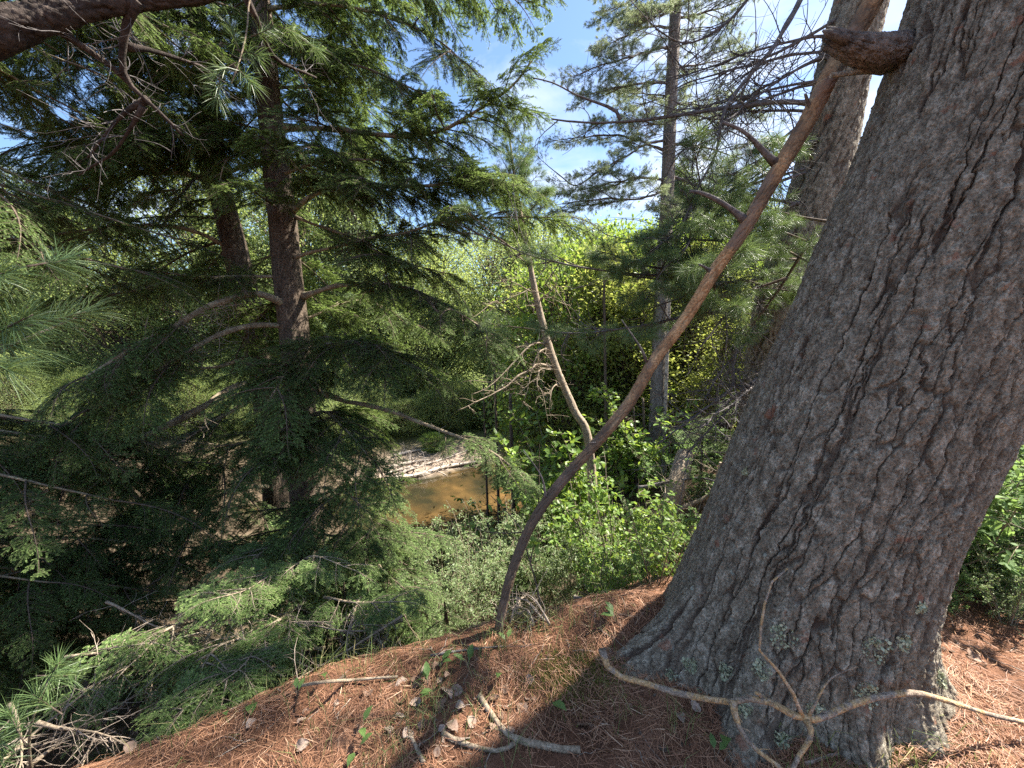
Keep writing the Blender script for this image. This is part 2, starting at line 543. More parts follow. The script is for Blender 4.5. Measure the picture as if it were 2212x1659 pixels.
# ------------------------------------------------------------------ the lie of the land
def ground_h(x, y):
    x = np.asarray(x, float)
    y = np.asarray(y, float)
    c = np.interp(x, [-40, -8, -4, -2.5, -1.6, -0.9, -0.35, 0, 0.55, 1.0, 1.5, 2.2, 4, 8, 40],
                  [-2, -0.3, 0.2, 0.6, 1.2, 1.74, 1.92, 2.06, 2.1, 2.25, 2.5, 3.1, 5.6, 10, 20])
    c = c + 0.1 * vnoise(np.stack([x * 1.3, y * 0.2, 0 * x], -1), 3)
    s = y - c
    steep = np.interp(x, [-9, -4, -2, 0.3, 2.5, 6], [0.6, 0.75, 1.0, 1.0, 0.62, 0.5])
    near = np.interp(s * np.where(s > 0, steep, 1), [-60, -4, -0.25, 0, 0.25, 1, 2.4, 10, 13, 30, 300], [1.5, 0.05, 0, -0.03, -0.14, -0.72, -1.85, -5.7, -6.7, -6.9, -7])
    e = np.interp(x, [-60, -14, -5.3, -2, 10, 60], [10, 16, 21.8, 24.3, 29, 36])
    q = y - e
    far = np.interp(q, [-300, -6, -1.5, 0, 0.8, 4, 10, 40, 160, 800], [-9, -6.9, -6.35, -6.0, -5.7, -5.2, -4.4, 1, 22, 40])
    h = np.maximum(near, far)
    p = np.stack([x, y, 0 * x], -1)
    dist = np.hypot(x, y)
    h = h + 0.035 * fbm(p * 2.1, 4, 11) * np.clip(1.4 - dist * 0.05, 0.3, 1.2) + 0.018 * vnoise(p * 9.0, 5) * (dist < 9) + 0.008 * vnoise(p * 27, 8) * (dist < 6)
    h = h + 0.10 * np.exp(-(((x - 0.5) / 0.45) ** 2 + ((y - 2.05) / 0.22) ** 2))
    h = h + 0.06 * np.exp(-(((x + 0.25) / 0.3) ** 2 + ((y - 1.85) / 0.25) ** 2))
    h = h + 0.12 * np.exp(-(((x - 1.3) / 0.8) ** 2 + ((y - 1.85) / 0.7) ** 2))
    h = h + np.clip(dist - 6, 0, 1) * 0.25 * fbm(p * 0.35, 3, 21)
    return h


def gh(x, y):
    return float(ground_h(np.array([x]), np.array([y]))[0])


def G(px, py, lift=0.0, dmax=40.0):
    """where the sight line through px, py meets the ground"""
    d = np.linspace(0.8, dmax, 3000)
    pts = EYE + d[:, None] * (P(px, py, 1.0) - EYE)
    below = pts[:, 2] < ground_h(pts[:, 0], pts[:, 1])
    k = int(np.argmax(below)) if below.any() else len(d) - 1
    p = pts[k].copy()
    p[2] = gh(p[0], p[1]) + lift
    return p


def sheet(xs, ys, f):
    X, Y = np.meshgrid(xs, ys)
    Z = f(X, Y)
    V = np.stack([X, Y, Z], -1).reshape(-1, 3)
    nx, ny = len(xs), len(ys)
    i = np.arange(nx * ny).reshape(ny, nx)
    F = np.stack([i[:-1, :-1], i[:-1, 1:], i[1:, 1:], i[1:, :-1]], -1).reshape(-1, 4)
    return V, F


def graded(a, b, n, fine, power):
    t = np.linspace(-1, 1, n)
    s = np.sign(t) * (fine * np.abs(t) + (1 - fine) * np.abs(t) ** power)
    return np.where(s < 0, s * a, s * b)


gm, N, L = new_mat('forest_floor')
out = N.new('ShaderNodeOutputMaterial')
pr = N.new('ShaderNodeBsdfPrincipled')
pr.inputs['Roughness'].default_value = 0.95
pr.inputs['Specular IOR Level'].default_value = 0.1
geo = N.new('ShaderNodeNewGeometry')
n1 = N.new('ShaderNodeTexNoise')
n1.inputs['Scale'].default_value = 2.6
n1.inputs['Detail'].default_value = 8
n1.inputs['Roughness'].default_value = 0.7
L.new(geo.outputs['Position'], n1.inputs['Vector'])
litter = ramp(N, L, n1.outputs['Fac'], [(0.3, (0.06, 0.034, 0.022)), (0.5, (0.14, 0.07, 0.042)), (0.7, (0.25, 0.135, 0.085))])
n2 = N.new('ShaderNodeTexNoise')
n2.inputs['Scale'].default_value = 110
n2.inputs['Detail'].default_value = 4
L.new(geo.outputs['Position'], n2.inputs['Vector'])
soil = ramp(N, L, n1.outputs['Fac'], [(0.3, (0.035, 0.026, 0.017)), (0.5, (0.075, 0.055, 0.036)), (0.7, (0.13, 0.1, 0.065))])
nb = N.new('ShaderNodeTexNoise')
nb.inputs['Scale'].default_value = 0.42
nb.inputs['Detail'].default_value = 4
L.new(geo.outputs['Position'], nb.inputs['Vector'])
sand = ramp(N, L, nb.outputs['Fac'], [(0.42, (0.03, 0.03, 0.02)), (0.55, (0.09, 0.064, 0.032)), (0.68, (0.2, 0.13, 0.06))])
meadow = ramp(N, L, n1.outputs['Fac'], [(0.3, (0.07, 0.1, 0.03)), (0.7, (0.16, 0.19, 0.06))])
sep = N.new('ShaderNodeSeparateXYZ')
L.new(geo.outputs['Position'], sep.inputs[0])


def mrange(src, a, b):
    r = N.new('ShaderNodeMapRange')
    r.inputs[1].default_value = a
    r.inputs[2].default_value = b
    L.new(src, r.inputs[0])
    return r.outputs[0]


def mixc(a, b, f):
    x = N.new('ShaderNodeMix')
    x.data_type = 'RGBA'
    L.new(f, x.inputs[0])
    L.new(a, x.inputs[6])
    L.new(b, x.inputs[7])
    return x.outputs[2]


c1 = mixc(litter, soil, mrange(sep.outputs['Z'], -0.3, -1.2))
bar = ramp(N, L, n1.outputs['Fac'], [(0.3, (0.16, 0.12, 0.09)), (0.7, (0.34, 0.27, 0.21))])
sx = N.new('ShaderNodeMath')
sx.operation = 'MULTIPLY'
L.new(mrange(sep.outputs['X'], -9.5, -7.5), sx.inputs[0])
L.new(mrange(sep.outputs['X'], -0.5, -1.8), sx.inputs[1])
sy = N.new('ShaderNodeMath')
sy.operation = 'MULTIPLY'
L.new(sx.outputs[0], sy.inputs[0])
L.new(mrange(sep.outputs['Y'], 19.5, 21.0), sy.inputs[1])
shore = mixc(soil, bar, sy.outputs[0])
c2 = mixc(c1, mixc(shore, sand, mrange(sep.outputs['Z'], -5.9, -6.05)), mrange(sep.outputs['Z'], -5.0, -5.6))
up = N.new('ShaderNodeMath')
up.operation = 'MULTIPLY'
L.new(mrange(sep.outputs['Y'], 23, 30), up.inputs[0])
L.new(mrange(sep.outputs['Z'], -5.6, -4.9), up.inputs[1])
c3 = mixc(c2, meadow, up.outputs[0])
fm = N.new('ShaderNodeMapRange')
fm.inputs[3].default_value = 0.55
fm.inputs[4].default_value = 1.45
L.new(n2.outputs['Fac'], fm.inputs[0])
vs = N.new('ShaderNodeVectorMath')
vs.operation = 'SCALE'
L.new(c3, vs.inputs[0])
L.new(fm.outputs[0], vs.inputs['Scale'])
L.new(vs.outputs[0], pr.inputs['Base Color'])
bp = N.new('ShaderNodeBump')
bp.inputs['Strength'].default_value = 0.8
bp.inputs['Distance'].default_value = 0.02
L.new(n2.outputs['Fac'], bp.inputs['Height'])
L.new(bp.outputs[0], pr.inputs['Normal'])
L.new(pr.outputs[0], out.inputs['Surface'])
M['ground'] = gm

gxs = graded(320, 320, 380, 0.018, 4.0)
gys = np.concatenate([np.linspace(-60, 0, 24)[:-1], np.linspace(0, 5, 150)[:-1], np.linspace(5, 40, 170)[:-1], np.geomspace(40, 700, 40)])
mb = MB()
mb.add(*sheet(gxs, gys, ground_h))
tag(link('ground', mb.mesh('ground', [gm])), 'steep wooded river bank carpeted with rusty pine needles', 'ground', kind='structure')

# water: tinted, see-through to the sandy bed
wm, N, L = new_mat('river_water')
out = N.new('ShaderNodeOutputMaterial')
tp = N.new('ShaderNodeBsdfTransparent')
tp.inputs['Color'].default_value = (0.86, 0.82, 0.72, 1)
gl = N.new('ShaderNodeBsdfGlossy')
gl.inputs['Roughness'].default_value = 0.06
fr = N.new('ShaderNodeFresnel')
fr.inputs['IOR'].default_value = 1.4
geo = N.new('ShaderNodeNewGeometry')
nz = N.new('ShaderNodeTexNoise')
nz.inputs['Scale'].default_value = 2.2
nz.inputs['Detail'].default_value = 4
L.new(geo.outputs['Position'], nz.inputs['Vector'])
bp = N.new('ShaderNodeBump')
bp.inputs['Strength'].default_value = 0.3
bp.inputs['Distance'].default_value = 0.05
L.new(nz.outputs['Fac'], bp.inputs['Height'])
L.new(bp.outputs[0], gl.inputs['Normal'])
L.new(bp.outputs[0], fr.inputs['Normal'])
mx = N.new('ShaderNodeMixShader')
L.new(fr.outputs[0], mx.inputs[0])
L.new(tp.outputs[0], mx.inputs[1])
L.new(gl.outputs[0], mx.inputs[2])
L.new(mx.outputs[0], out.inputs['Surface'])
mb = MB()
mb.add(*sheet(np.linspace(-120, 120, 40), np.linspace(2, 46, 20), lambda x, y: 0 * x - 6.05))
tag(link('river', mb.mesh('river', [wm])), 'shallow amber river flowing below the bank', 'river', kind='structure')


# ------------------------------------------------------------------ trunks with carved bark
def trunk_grid(path, rad, nu, nv, cell=(0.05, 0.14), depth=0.015, shear=0.15, seed=0, flare=None, wob=0.04, away=None, dense=0.0):
    """path (K,4): x, y, z, radius; returns verts, faces, tone(fissure)"""
    sp = spline(path, nv)
    c, r = sp[:, :3], sp[:, 3]
    T = norm(np.gradient(c, axis=0))
    A = norm(np.cross(T, np.array([0.0, 1.0, 0.0])))
    A = norm(np.where(np.linalg.norm(A, axis=1, keepdims=True) < 0.1, [1.0, 0, 0], A))
    B = np.cross(T, A)
    # columns are packed towards the camera side
    mid = c[len(c) // 3]
    to = norm((EYE - mid)[None])[0]
    th0 = math.atan2(float(to @ B[len(B) // 3]), float(to @ A[len(A) // 3]))
    t = np.linspace(-1, 1, nu + 1)
    th = th0 + math.pi * (t * (1 - dense) + dense * t ** 3)
    s = np.concatenate([[0], np.cumsum(np.linalg.norm(np.diff(c, axis=0), axis=1))])
    TH, S = np.meshgrid(th, s)
    Rr = np.repeat(r[:, None], nu + 1, 1)
    if flare is not None:
        Rr = Rr + flare(TH, c[:, 2][:, None] + 0 * TH)
    ref = float(np.median(r))
    U = (TH - th0) * ref
    V = S + 0 * TH
    k = cell[0] / 0.06
    Q = np.stack([U / k, V * 0.5 / k, 0 * U], -1)
    Uw = U - shear * V + k * (0.045 * fbm(Q * 5, 3, seed + 1) + 0.026 * fbm(Q * 30, 4, seed + 9, 0.65))
    Vw = V + k * (0.10 * fbm(Q * 5 + 9, 3, seed + 2) + 0.04 * fbm(Q * 30 + 5, 2, seed + 10))
    f1, f2, cid = worley(Uw / cell[0], Vw / cell[1], seed)
    g1, g2, did = worley(Uw / (cell[0] * 0.45), Vw / (cell[1] * 0.22), seed + 5)
    W = np.stack([Uw / cell[0], Vw / cell[1], 0 * U], -1)
    rid = np.abs(fbm(W * np.array([0.8, 0.2, 1]) + 31, 3, seed + 21))
    amp = sstep(-0.35, 0.4, fbm(W * 0.9, 2, seed + 7))
    fis = (1 - sstep(0.015, 0.13, f2 - f1)) * amp
    fis = np.maximum(fis * 0.85, 1.35 * (1 - sstep(0.0, 0.075, rid)) * (1 - 0.3 * amp))
    fis2 = (1 - sstep(0.0, 0.16, g2 - g1)) * sstep(-0.2, 0.5, vnoise(W * 1.7 + 3, seed + 11))
    fine_n = fbm(np.stack([Uw / cell[0] * 3.2, Vw / cell[1] * 8, 0 * U], -1), 4, seed + 3, 0.62)
    disp = -depth * fis + depth * 0.26 * (cid - 0.5) - depth * 0.30 * fis2 + depth * 0.18 * (did - 0.5) + depth * 0.30 * fbm(np.stack([Uw / cell[0] * 7, Vw / cell[1] * 22, 0 * U], -1), 3, seed + 13, 0.6)
    disp = disp + depth * 0.55 * fine_n + wob * ref * fbm(np.stack([np.cos(TH), np.sin(TH), V * 1.2], -1) * 1.1, 2, seed + 4)
    amp = 1.0
    Rr = Rr + disp
    # close the seam
    w = np.clip((np.abs(t) - 0.97) / 0.03, 0, 1)[None]
    Rr = Rr * (1 - w) + w * 0.5 * (Rr[:, :1] + Rr[:, -1:])
    X = c[:, None, :] + Rr[:, :, None] * (np.cos(TH)[..., None] * A[:, None, :] + np.sin(TH)[..., None] * B[:, None, :])
    X = X[:, :-1]
    i = np.arange(nv * nu).reshape(nv, nu)
    j = np.roll(i, -1, axis=1)
    F = np.stack([i[:-1], j[:-1], j[1:], i[1:]], -1).reshape(-1, 4)
    tone = np.clip(fis * 0.8, 0, 1)[:, :-1].ravel()
    return X.reshape(-1, 3), F, tone, X


# ------------------------------------------------------------------ foliage pieces
def hemlock_bough(Ln, seed, density=1.2, wood=True, young=False):  # young picks the needles whose colour carries painted sunlight
    r = np.random.default_rng(seed)
    mb = MB()
    ns = 14
    t = np.linspace(0, 1, ns)
    axis = np.stack([Ln * t * (1 - 0.06 * t), Ln * 0.07 * np.sin(t * 3.1 + r.uniform(0, 6)) * t, Ln * (0.10 * t - r.uniform(0.22, 0.38) * t ** 2.2)], -1)
    nl = int(Ln / 0.042 * density) + 6
    tl = np.sort(r.uniform(0.10, 0.985, nl))
    sgn = np.where(np.arange(nl) % 2 == 0, 1.0, -1.0)

    def at(tt):
        return np.stack([np.interp(tt, t, axis[:, k]) for k in range(3)], -1)
    p0 = at(tl)
    tg = norm(at(np.clip(tl + 0.03, 0, 1)) - at(np.clip(tl - 0.03, 0, 1)))
    ang = np.radians(r.normal(52, 11, nl)) * sgn
    sidev = np.cross(np.array([0, 0, 1.0]), tg)
    d = tg * np.cos(ang)[:, None] + norm(sidev) * np.sin(ang)[:, None]
    d[:, 2] += r.normal(-0.08, 0.14, nl)
    d = norm(d)
    ll = np.minimum(0.5, 0.46 * Ln) * (1 - tl) ** 0.75 * r.uniform(0.55, 1.15, nl) + 0.05
    S = 6
    u = np.linspace(0, 1, S)
    lat = p0[:, None, :] + d[:, None, :] * (ll[:, None, None] * u[None, :, None])
    lat[:, :, 2] -= (0.30 * ll)[:, None] * u[None] ** 2
    lat += (r.normal(0, 0.02, (nl, 1, 3)) * ll[:, None, None]) * np.sin(u * 5)[None, :, None]
    # twigs along laterals
    tb, td, tlen = [], [], []
    for k in range(nl):
        m = max(2, int(ll[k] / 0.024 * density))
        uu = np.sort(r.uniform(0.06, 1.0, m))
        pk = np.stack([np.interp(uu, u, lat[k, :, q]) for q in range(3)], -1)
        tk = norm(np.stack([np.interp(np.clip(uu + 0.1, 0, 1), u, lat[k, :, q]) - np.interp(np.clip(uu - 0.1, 0, 1), u, lat[k, :, q]) for q in range(3)], -1))
        a = np.radians(r.normal(48, 12, m)) * np.where(np.arange(m) % 2 == 0, 1, -1)
        sv = norm(np.cross(np.array([0, 0, 1.0]), tk) + 1e-6)
        dk = tk * np.cos(a)[:, None] + sv * np.sin(a)[:, None]
        dk[:, 2] += r.normal(-0.12, 0.16, m)
        tb.append(pk)
        td.append(norm(dk))
        tlen.append((0.022 + 0.075 * (1 - uu) ** 0.6 * min(1.0, ll[k] / 0.25)) * r.uniform(0.7, 1.2, m))
    # the laterals' own ends also carry needles
    tb.append(lat[:, 2])
    td.append(norm(lat[:, -1] - lat[:, 2]))
    tlen.append(np.linalg.norm(lat[:, -1] - lat[:, 2], axis=1))
    tb.append(axis[-4:-3])
    td.append(norm(axis[-1:] - axis[-4:-3]))
    tlen.append(np.linalg.norm(axis[-1:] - axis[-4:-3], axis=1))
    tb, td, tlen = np.concatenate(tb), np.concatenate(td), np.concatenate(tlen)
    # needles: two rows on each twig
    cnt = np.maximum(3, (tlen / 0.0052).astype(int))
    rep = np.repeat(np.arange(len(tb)), cnt)
    fr = np.concatenate([(np.arange(c) + 0.5) / c for c in cnt])
    for sg in (1, -1):
        B0 = tb[rep] + td[rep] * (tlen[rep] * fr)[:, None]
        sv = norm(np.cross(np.array([0, 0, 1.0]), td[rep]) + 1e-6)
        nd = norm(td[rep] * 0.55 + sv * sg + r.normal(0, 0.22, B0.shape) + np.array([0, 0, 0.05]))
        nlg = r.uniform(0.009, 0.0145, len(B0)) * (1 - 0.35 * fr ** 3)
        tip = B0 + nd * nlg[:, None]
        tone = np.clip(0.45 + r.normal(0, 0.15, len(tb))[rep] + r.normal(0, 0.1, len(B0)), 0, 1)
        new = (fr > 0.68) & (r.uniform(0, 1, len(tb)) < 0.65)[rep]
        dd = tip - B0
        side = norm(np.cross(dd, np.array([0, 0, 1.0]) + r.normal(0, 0.35, dd.shape))) * 0.0021
        V = np.stack([B0 - side, B0 + side, tip + side * 0.4, tip - side * 0.4], 1).reshape(-1, 3)
        F = np.arange(len(V)).reshape(-1, 4)
        mb.add(V, F, np.where(new, 2, 1), np.repeat(tone, 4), smooth=False)
    if wood:
        add_tubes(mb, axis, np.interp(t, [0, 1], [0.004 + 0.0055 * Ln, 0.0012]), 6, 0)
        add_tubes(mb, lat, 0.0022 * (1 - 0.7 * u)[None] * np.sqrt(ll / 0.3)[:, None] + 0.0004, 3, 0, cap=False)
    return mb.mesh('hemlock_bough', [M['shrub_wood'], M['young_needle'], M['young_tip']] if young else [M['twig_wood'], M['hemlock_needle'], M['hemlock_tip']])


def tuft_needles(mb, p, d, r, n=80, ln=0.10, wid=0.0011, mat=1, seg=2, spread=(18, 88), droop=0.22):
    """needles round a shoot end: p (K,3) ends, d (K,3) directions"""
    K = len(p)
    P0 = np.repeat(p, n, 0)
    D0 = np.repeat(norm(d), n, 0)
    back = r.uniform(0, 0.09, (K * n, 1)) * (ln / 0.1)
    B0 = P0 - D0 * back
    a = np.radians(r.uniform(spread[0], spread[1], K * n)) * (0.45 + 0.55 * back[:, 0] / (0.09 * ln / 0.1))
    a = np.radians(12) + a
    ref = norm(np.cross(D0, np.array([0.21, 0.13, 0.97])))
    bi = np.cross(D0, ref)
    ph = r.uniform(0, 2 * math.pi, K * n)
    dd = D0 * np.cos(a)[:, None] + (ref * np.cos(ph)[:, None] + bi * np.sin(ph)[:, None]) * np.sin(a)[:, None]
    l = ln * r.uniform(0.75, 1.12, K * n)
    mid = B0 + dd * (l * 0.55)[:, None]
    tip = B0 + dd * l[:, None]
    mid[:, 2] -= l * droop * 0.25
    tip[:, 2] -= l * droop
    side = norm(np.cross(dd, r.normal(size=dd.shape))) * wid * 0.5
    V = np.stack([B0 - side, B0 + side, mid + side, mid - side, tip], 1).reshape(-1, 3)
    o = (np.arange(K * n) * 5)[:, None]
    tone = np.repeat(np.clip(0.5 + np.repeat(r.normal(0, 0.12, K), n) + r.normal(0, 0.16, K * n), 0, 1), 5)
    b = mb.n
    mb.add(V, o + np.array([[0, 1, 2, 3]]), mat, tone, smooth=False)
    T3 = o + np.array([[3, 2, 4]]) + b
    mb.f.append(T3)
    mb.m.append(np.full(len(T3), mat, np.int32))
    mb.s.append(np.full(len(T3), False, bool))


def pine_bough(Ln, seed, shoots=16, n=70, ln=0.10, wid=0.0012, far=False):
    r = np.random.default_rng(seed)
    mb = MB()
    t = np.linspace(0, 1, 12)
    axis = np.stack([Ln * t, Ln * 0.08 * np.sin(t * 3 + r.uniform(0, 6)) * t, Ln * (0.02 * t + 0.12 * t ** 2 * r.uniform(-1, 1))], -1)
    tl = np.sort(r.uniform(0.25, 0.97, shoots))
    p0 = np.stack([np.interp(tl, t, axis[:, k]) for k in range(3)], -1)
    a = np.radians(r.normal(45, 12, shoots)) * np.where(np.arange(shoots) % 2 == 0, 1, -1)
    d = np.stack([np.cos(a), np.sin(a), r.normal(0.12, 0.2, shoots)], -1)
    l = Ln * (0.16 + 0.36 * (1 - tl)) * r.uniform(0.6, 1.15, shoots)
    u = np.linspace(0, 1, 5)
    lat = p0[:, None, :] + norm(d)[:, None, :] * (l[:, None, None] * u[None, :, None])
    lat[:, :, 2] += (0.12 * l)[:, None] * u[None] ** 2
    ends, dirs = [lat[:, -1], axis[-1:]], [norm(lat[:, -1] - lat[:, -2]), norm(axis[-1:] - axis[-2:-1])]
    # second order shoots
    k2 = np.repeat(np.arange(shoots), 3 if far else 2)
    s2 = r.uniform(0.35, 0.95, len(k2))
    q0 = np.stack([np.array([np.interp(s, u, lat[k, :, q]) for s, k in zip(s2, k2)]) for q in range(3)], -1)
    d2 = norm(norm(d)[k2] + r.normal(0, 0.6, (len(k2), 3)) * np.array([1, 1, 0.5]))
    l2 = l[k2] * 0.38 * r.uniform(0.5, 1.1, len(k2)) + 0.03
    sh2 = q0[:, None, :] + d2[:, None, :] * (l2[:, None, None] * np.linspace(0, 1, 3)[None, :, None])
    ends.append(sh2[:, -1])
    dirs.append(d2)
    tuft_needles(mb, np.concatenate(ends), np.concatenate(dirs), r, n, ln, wid, 1)
    wr = 2.0 if far else 1.0
    add_tubes(mb, axis, np.interp(t, [0, 1], [0.012 * Ln + 0.003, 0.003]), 6, 0)
    add_tubes(mb, lat, (np.interp(u, [0, 1], [0.0036, 0.0018]) * wr)[None].repeat(shoots, 0), 4, 0, cap=False)
    add_tubes(mb, sh2, np.full((len(k2), 3), 0.0018 * wr), 3, 0, cap=False)
    return mb.mesh('pine_bough', [M['twig_wood'], M['pine_needle_far' if far else 'pine_needle']])


HB_S = [hemlock_bough(0.45, 10 + i) for i in range(4)]
HB_M = [hemlock_bough(0.9, 20 + i) for i in range(4)]
HB_L = [hemlock_bough(1.6, 30 + i) for i in range(4)]
HB_LIT = [hemlock_bough(0.5, 60 + i, 1.1, True, True) for i in range(4)]  # sprays for sunlit spots, their brightness painted into the needles
PB = [pine_bough(0.8, 40 + i, 12, 60, 0.10, 0.0014) for i in range(3)]
PBF = [pine_bough(2.0, 50 + i, 24, 26, 0.13, 0.005, True) for i in range(3)]


def limb(tree, pts, r0, r1, mat='limb_bark', n=8, wob=0.012, name='limb', res=None, tone=0.0):
    """a limb drawn through world points; returns object and its sampled path"""
    pts = np.asarray(pts, float)
    ln = np.sum(np.linalg.norm(np.diff(pts, axis=0), axis=1))
    res = res or max(8, int(ln / 0.06))
    sp = spline(pts, res)
    t = np.linspace(0, 1, res)
    seed = int(abs(pts[0, 0] * 977 + pts[-1, 2] * 131)) % 1000
    w = np.stack([vnoise(np.stack([t * ln * 3.5, 0 * t + k * 7.7, 0 * t], -1), seed) for k in range(3)], -1)
    sp = sp + w * wob * np.sin(np.clip(t * 8, 0, math.pi / 2))[:, None]
    rr = r0 + (r1 - r0) * t ** 0.8
    rr = rr * (1 + 0.16 * vnoise(np.stack([t * ln * 9, 0 * t, 0 * t + seed], -1), 4))
    rr[:3] *= np.array([1.5, 1.25, 1.1])
    mb = MB()
    add_tubes(mb, sp, rr, n, 0, tone)
    return link(name, mb.mesh(name, [M[mat]]), tree), sp


def dress(par, sp, t0, count, boughs, scale=(0.7, 1.2), spread=50, droop=-0.12, tip=True, name='spray'):
    """hang sprays along a limb"""
    K = len(sp)
    for i in range(count):
        t = t0 + (1 - t0) * (i + random.random()) / count
        k = min(K - 2, int(t * (K - 1)))
        tg = sp[min(K - 1, k + 2)] - sp[max(0, k - 1)]
        tg = tg / (np.linalg.norm(tg) + 1e-9)
        side = np.cross(np.array([0, 0, 1.0]), tg)
        side /= np.linalg.norm(side) + 1e-6
        a = R(random.gauss(spread, 16)) * (1 if i % 2 else -1)
        d = tg * math.cos(a) + side * math.sin(a) + np.array([0, 0, random.gauss(droop, 0.18)])
        link(name, random.choice(boughs), par, frame_to(sp[k], d, scale=random.uniform(*scale) * (1.05 - 0.35 * t), roll=random.gauss(0, 0.35)))
    if tip:
        d = sp[-1] - sp[-4]
        link(name, random.choice(boughs), par, frame_to(sp[-1], d, scale=scale[0], roll=random.gauss(0, 0.3)))


def dead_twigs(sp, count, length, r, seed, mat=0, mb=None, t0=0.1, rad=0.0035, curl=0.5, order=2, gravity=-0.2, spread=0.9):
    """bare side twigs along sampled path sp"""
    g = np.random.default_rng(seed)
    mb = mb or MB()
    K = len(sp)
    k = np.clip((t0 + (1 - t0) * g.uniform(0, 1, count)) * (K - 1), 1, K - 2).astype(int)
    tg = norm(sp[k + 1] - sp[k - 1])
    d = norm(tg * 0.6 + g.normal(0, spread, (count, 3)) + np.array([0, 0, gravity]))
    for o in range(order):
        S = 7
        u = np.linspace(0, 1, S)
        l = length * g.uniform(0.4, 1.2, len(k) if o == 0 else len(base)) * (0.5 ** o)
        b = sp[k] if o == 0 else base
        pth = b[:, None, :] + d[:, None, :] * (l[:, None, None] * u[None, :, None])
        bend = g.normal(0, curl, (len(l), 3))
        bend2 = g.normal(0, curl * 0.5, (len(l), 3))
        pth = pth + (bend * l[:, None])[:, None, :] * (u ** 2)[None, :, None] * 0.5 + (bend2 * l[:, None])[:, None, :] * np.sin(u * 6)[None, :, None] * 0.12
        rd = rad * (0.6 ** o) * np.interp(u, [0, 1], [1, 0.35])[None] * g.uniform(0.7, 1.3, len(l))[:, None]
        add_tubes(mb, pth, rd, 5 if o == 0 else 3, mat, cap=False)
        rep = np.repeat(np.arange(len(l)), 3)
        uu = g.integers(1, S - 1, len(rep))
        base = pth[rep, uu]
        dd = norm(pth[rep, uu + 1] - pth[rep, uu - 1])
        d = norm(dd * 0.8 + g.normal(0, 0.7, (len(rep), 3)))
    return mb


# ------------------------------------------------------------------ 1. the great pine at the right
PB_C = np.array([1.30, 1.80])


def pine_flare(TH, Z):
    h = np.clip(Z + 0.12, 0, None)
    base = 0.15 * np.exp(-h / 0.15) + 0.02 * np.exp(-h / 0.4)
    for a, w, s, k in ((8, 17, 0.34, 0.21), (50, 12, 0.34, 0.19), (88, 11, 0.26, 0.18), (120, 9, 0.26, 0.18), (155, 24, 1.0, 0.17), (230, 30, 0.12, 0.1), (300, 30, 0.06, 0.1)):
        dd = (np.degrees(TH) - a + 180) % 360 - 180
        base = base + s * np.exp(-(dd / w) ** 2) * (np.exp(-h / k) + 0.03 * np.exp(-h / 0.6))
    return base


gz = gh(1.3, 1.8)
great = thing('pine_tree', (1.3, 1.8, gz - 0.1), 'huge leaning pine trunk with deeply furrowed grey brown bark at the right', 'tree')
gpath = np.array([[1.24, 1.83, -0.42, 0.47], [1.27, 1.83, -0.05, 0.46], [1.335, 1.82, 0.3, 0.455], [1.46, 1.82, 0.75, 0.45], [1.64, 1.82, 1.25, 0.45],
                  [1.92, 1.82, 2.05, 0.44], [2.2, 1.82, 3.0, 0.43], [2.5, 1.82, 4.2, 0.41]])
V, F, tone, XG = trunk_grid(gpath, None, 760, 960, (0.047, 0.25), 0.0165, 0.0, 3, pine_flare, 0.05, dense=0.45)
mb = MB()
mb.add(V, F, 0, tone)
great_trunk = link('trunk', mb.mesh('great_trunk', [M['pine_bark']]), great)
V, F, tone, _ = trunk_grid(np.array([[2.49, 1.82, 4.15, 0.412], [3.2, 1.8, 8, 0.33], [3.6, 1.7, 13, 0.2], [3.7, 1.7, 18, 0.08]]), None, 60, 200, (0.07, 0.2), 0.02, 0.2, 4)
mb = MB()
mb.add(V, F, 0, tone)
link('upper_trunk', mb.mesh('upper_trunk', [M['pine_bark']]), great)
# crown of the great pine, above the picture
for i in range(30):
    z = random.uniform(6.5, 17)
    c = np.array([np.interp(z, [4, 8, 13, 18], [2.5, 3.2, 3.6, 3.7]), 1.8, z])
    a = random.uniform(0, 2 * math.pi)
    if math.cos(a) < 0.2 and z < 10.5:
        continue
    ln = random.uniform(1.8, 3.6) * np.interp(z, [5, 9, 18], [1.0, 1.1, 0.4])
    e = c + np.array([math.cos(a), math.sin(a), random.uniform(0.0, 0.35)]) * ln
    lo, sp = limb(great, [c, (c + e) / 2 + np.array([0, 0, 0.1]), e], 0.04, 0.012, 'grey_branch', 6)
    dress(lo, sp, 0.45, 4, PBF, (0.5, 0.8), 42, 0.05)
# broken stub of a limb that the leaning pole rests behind
sp_pts = [P(1990, 118, 1.86), P(1945, 112, 1.78), P(1890, 112, 1.72), P(1850, 104, 1.70), P(1815, 92, 1.70)]
g = spline(np.c_[np.array(sp_pts), [0.088, 0.07, 0.062, 0.053, 0.042]], 46)
V, F, tone, _ = trunk_grid(g, None, 120, 190, (0.022, 0.07), 0.010, 0.1, 8, wob=0.16)
mb = MB()
mb.add(V, F, 0, tone)
endp, ed = g[-1, :3], norm((g[-1, :3] - g[-3, :3])[None])[0]
spl = []
for i in range(9):
    o = np.array([random.gauss(0, 0.022), random.gauss(0, 0.022), random.gauss(0, 0.022)])
    spl.append(np.stack([endp + o - ed * 0.05, endp + o * 1.1 + ed * random.uniform(0.005, 0.05), endp + o * 1.2 + ed * random.uniform(0.03, 0.09)]))
add_tubes(mb, np.array(spl), np.tile([0.022, 0.016, 0.004], (9, 1)), 5, 0, 0.2)
tag(link('branch_stub', mb.mesh('branch_stub', [M['pine_bark_far']]), great), 'thick broken branch stub')
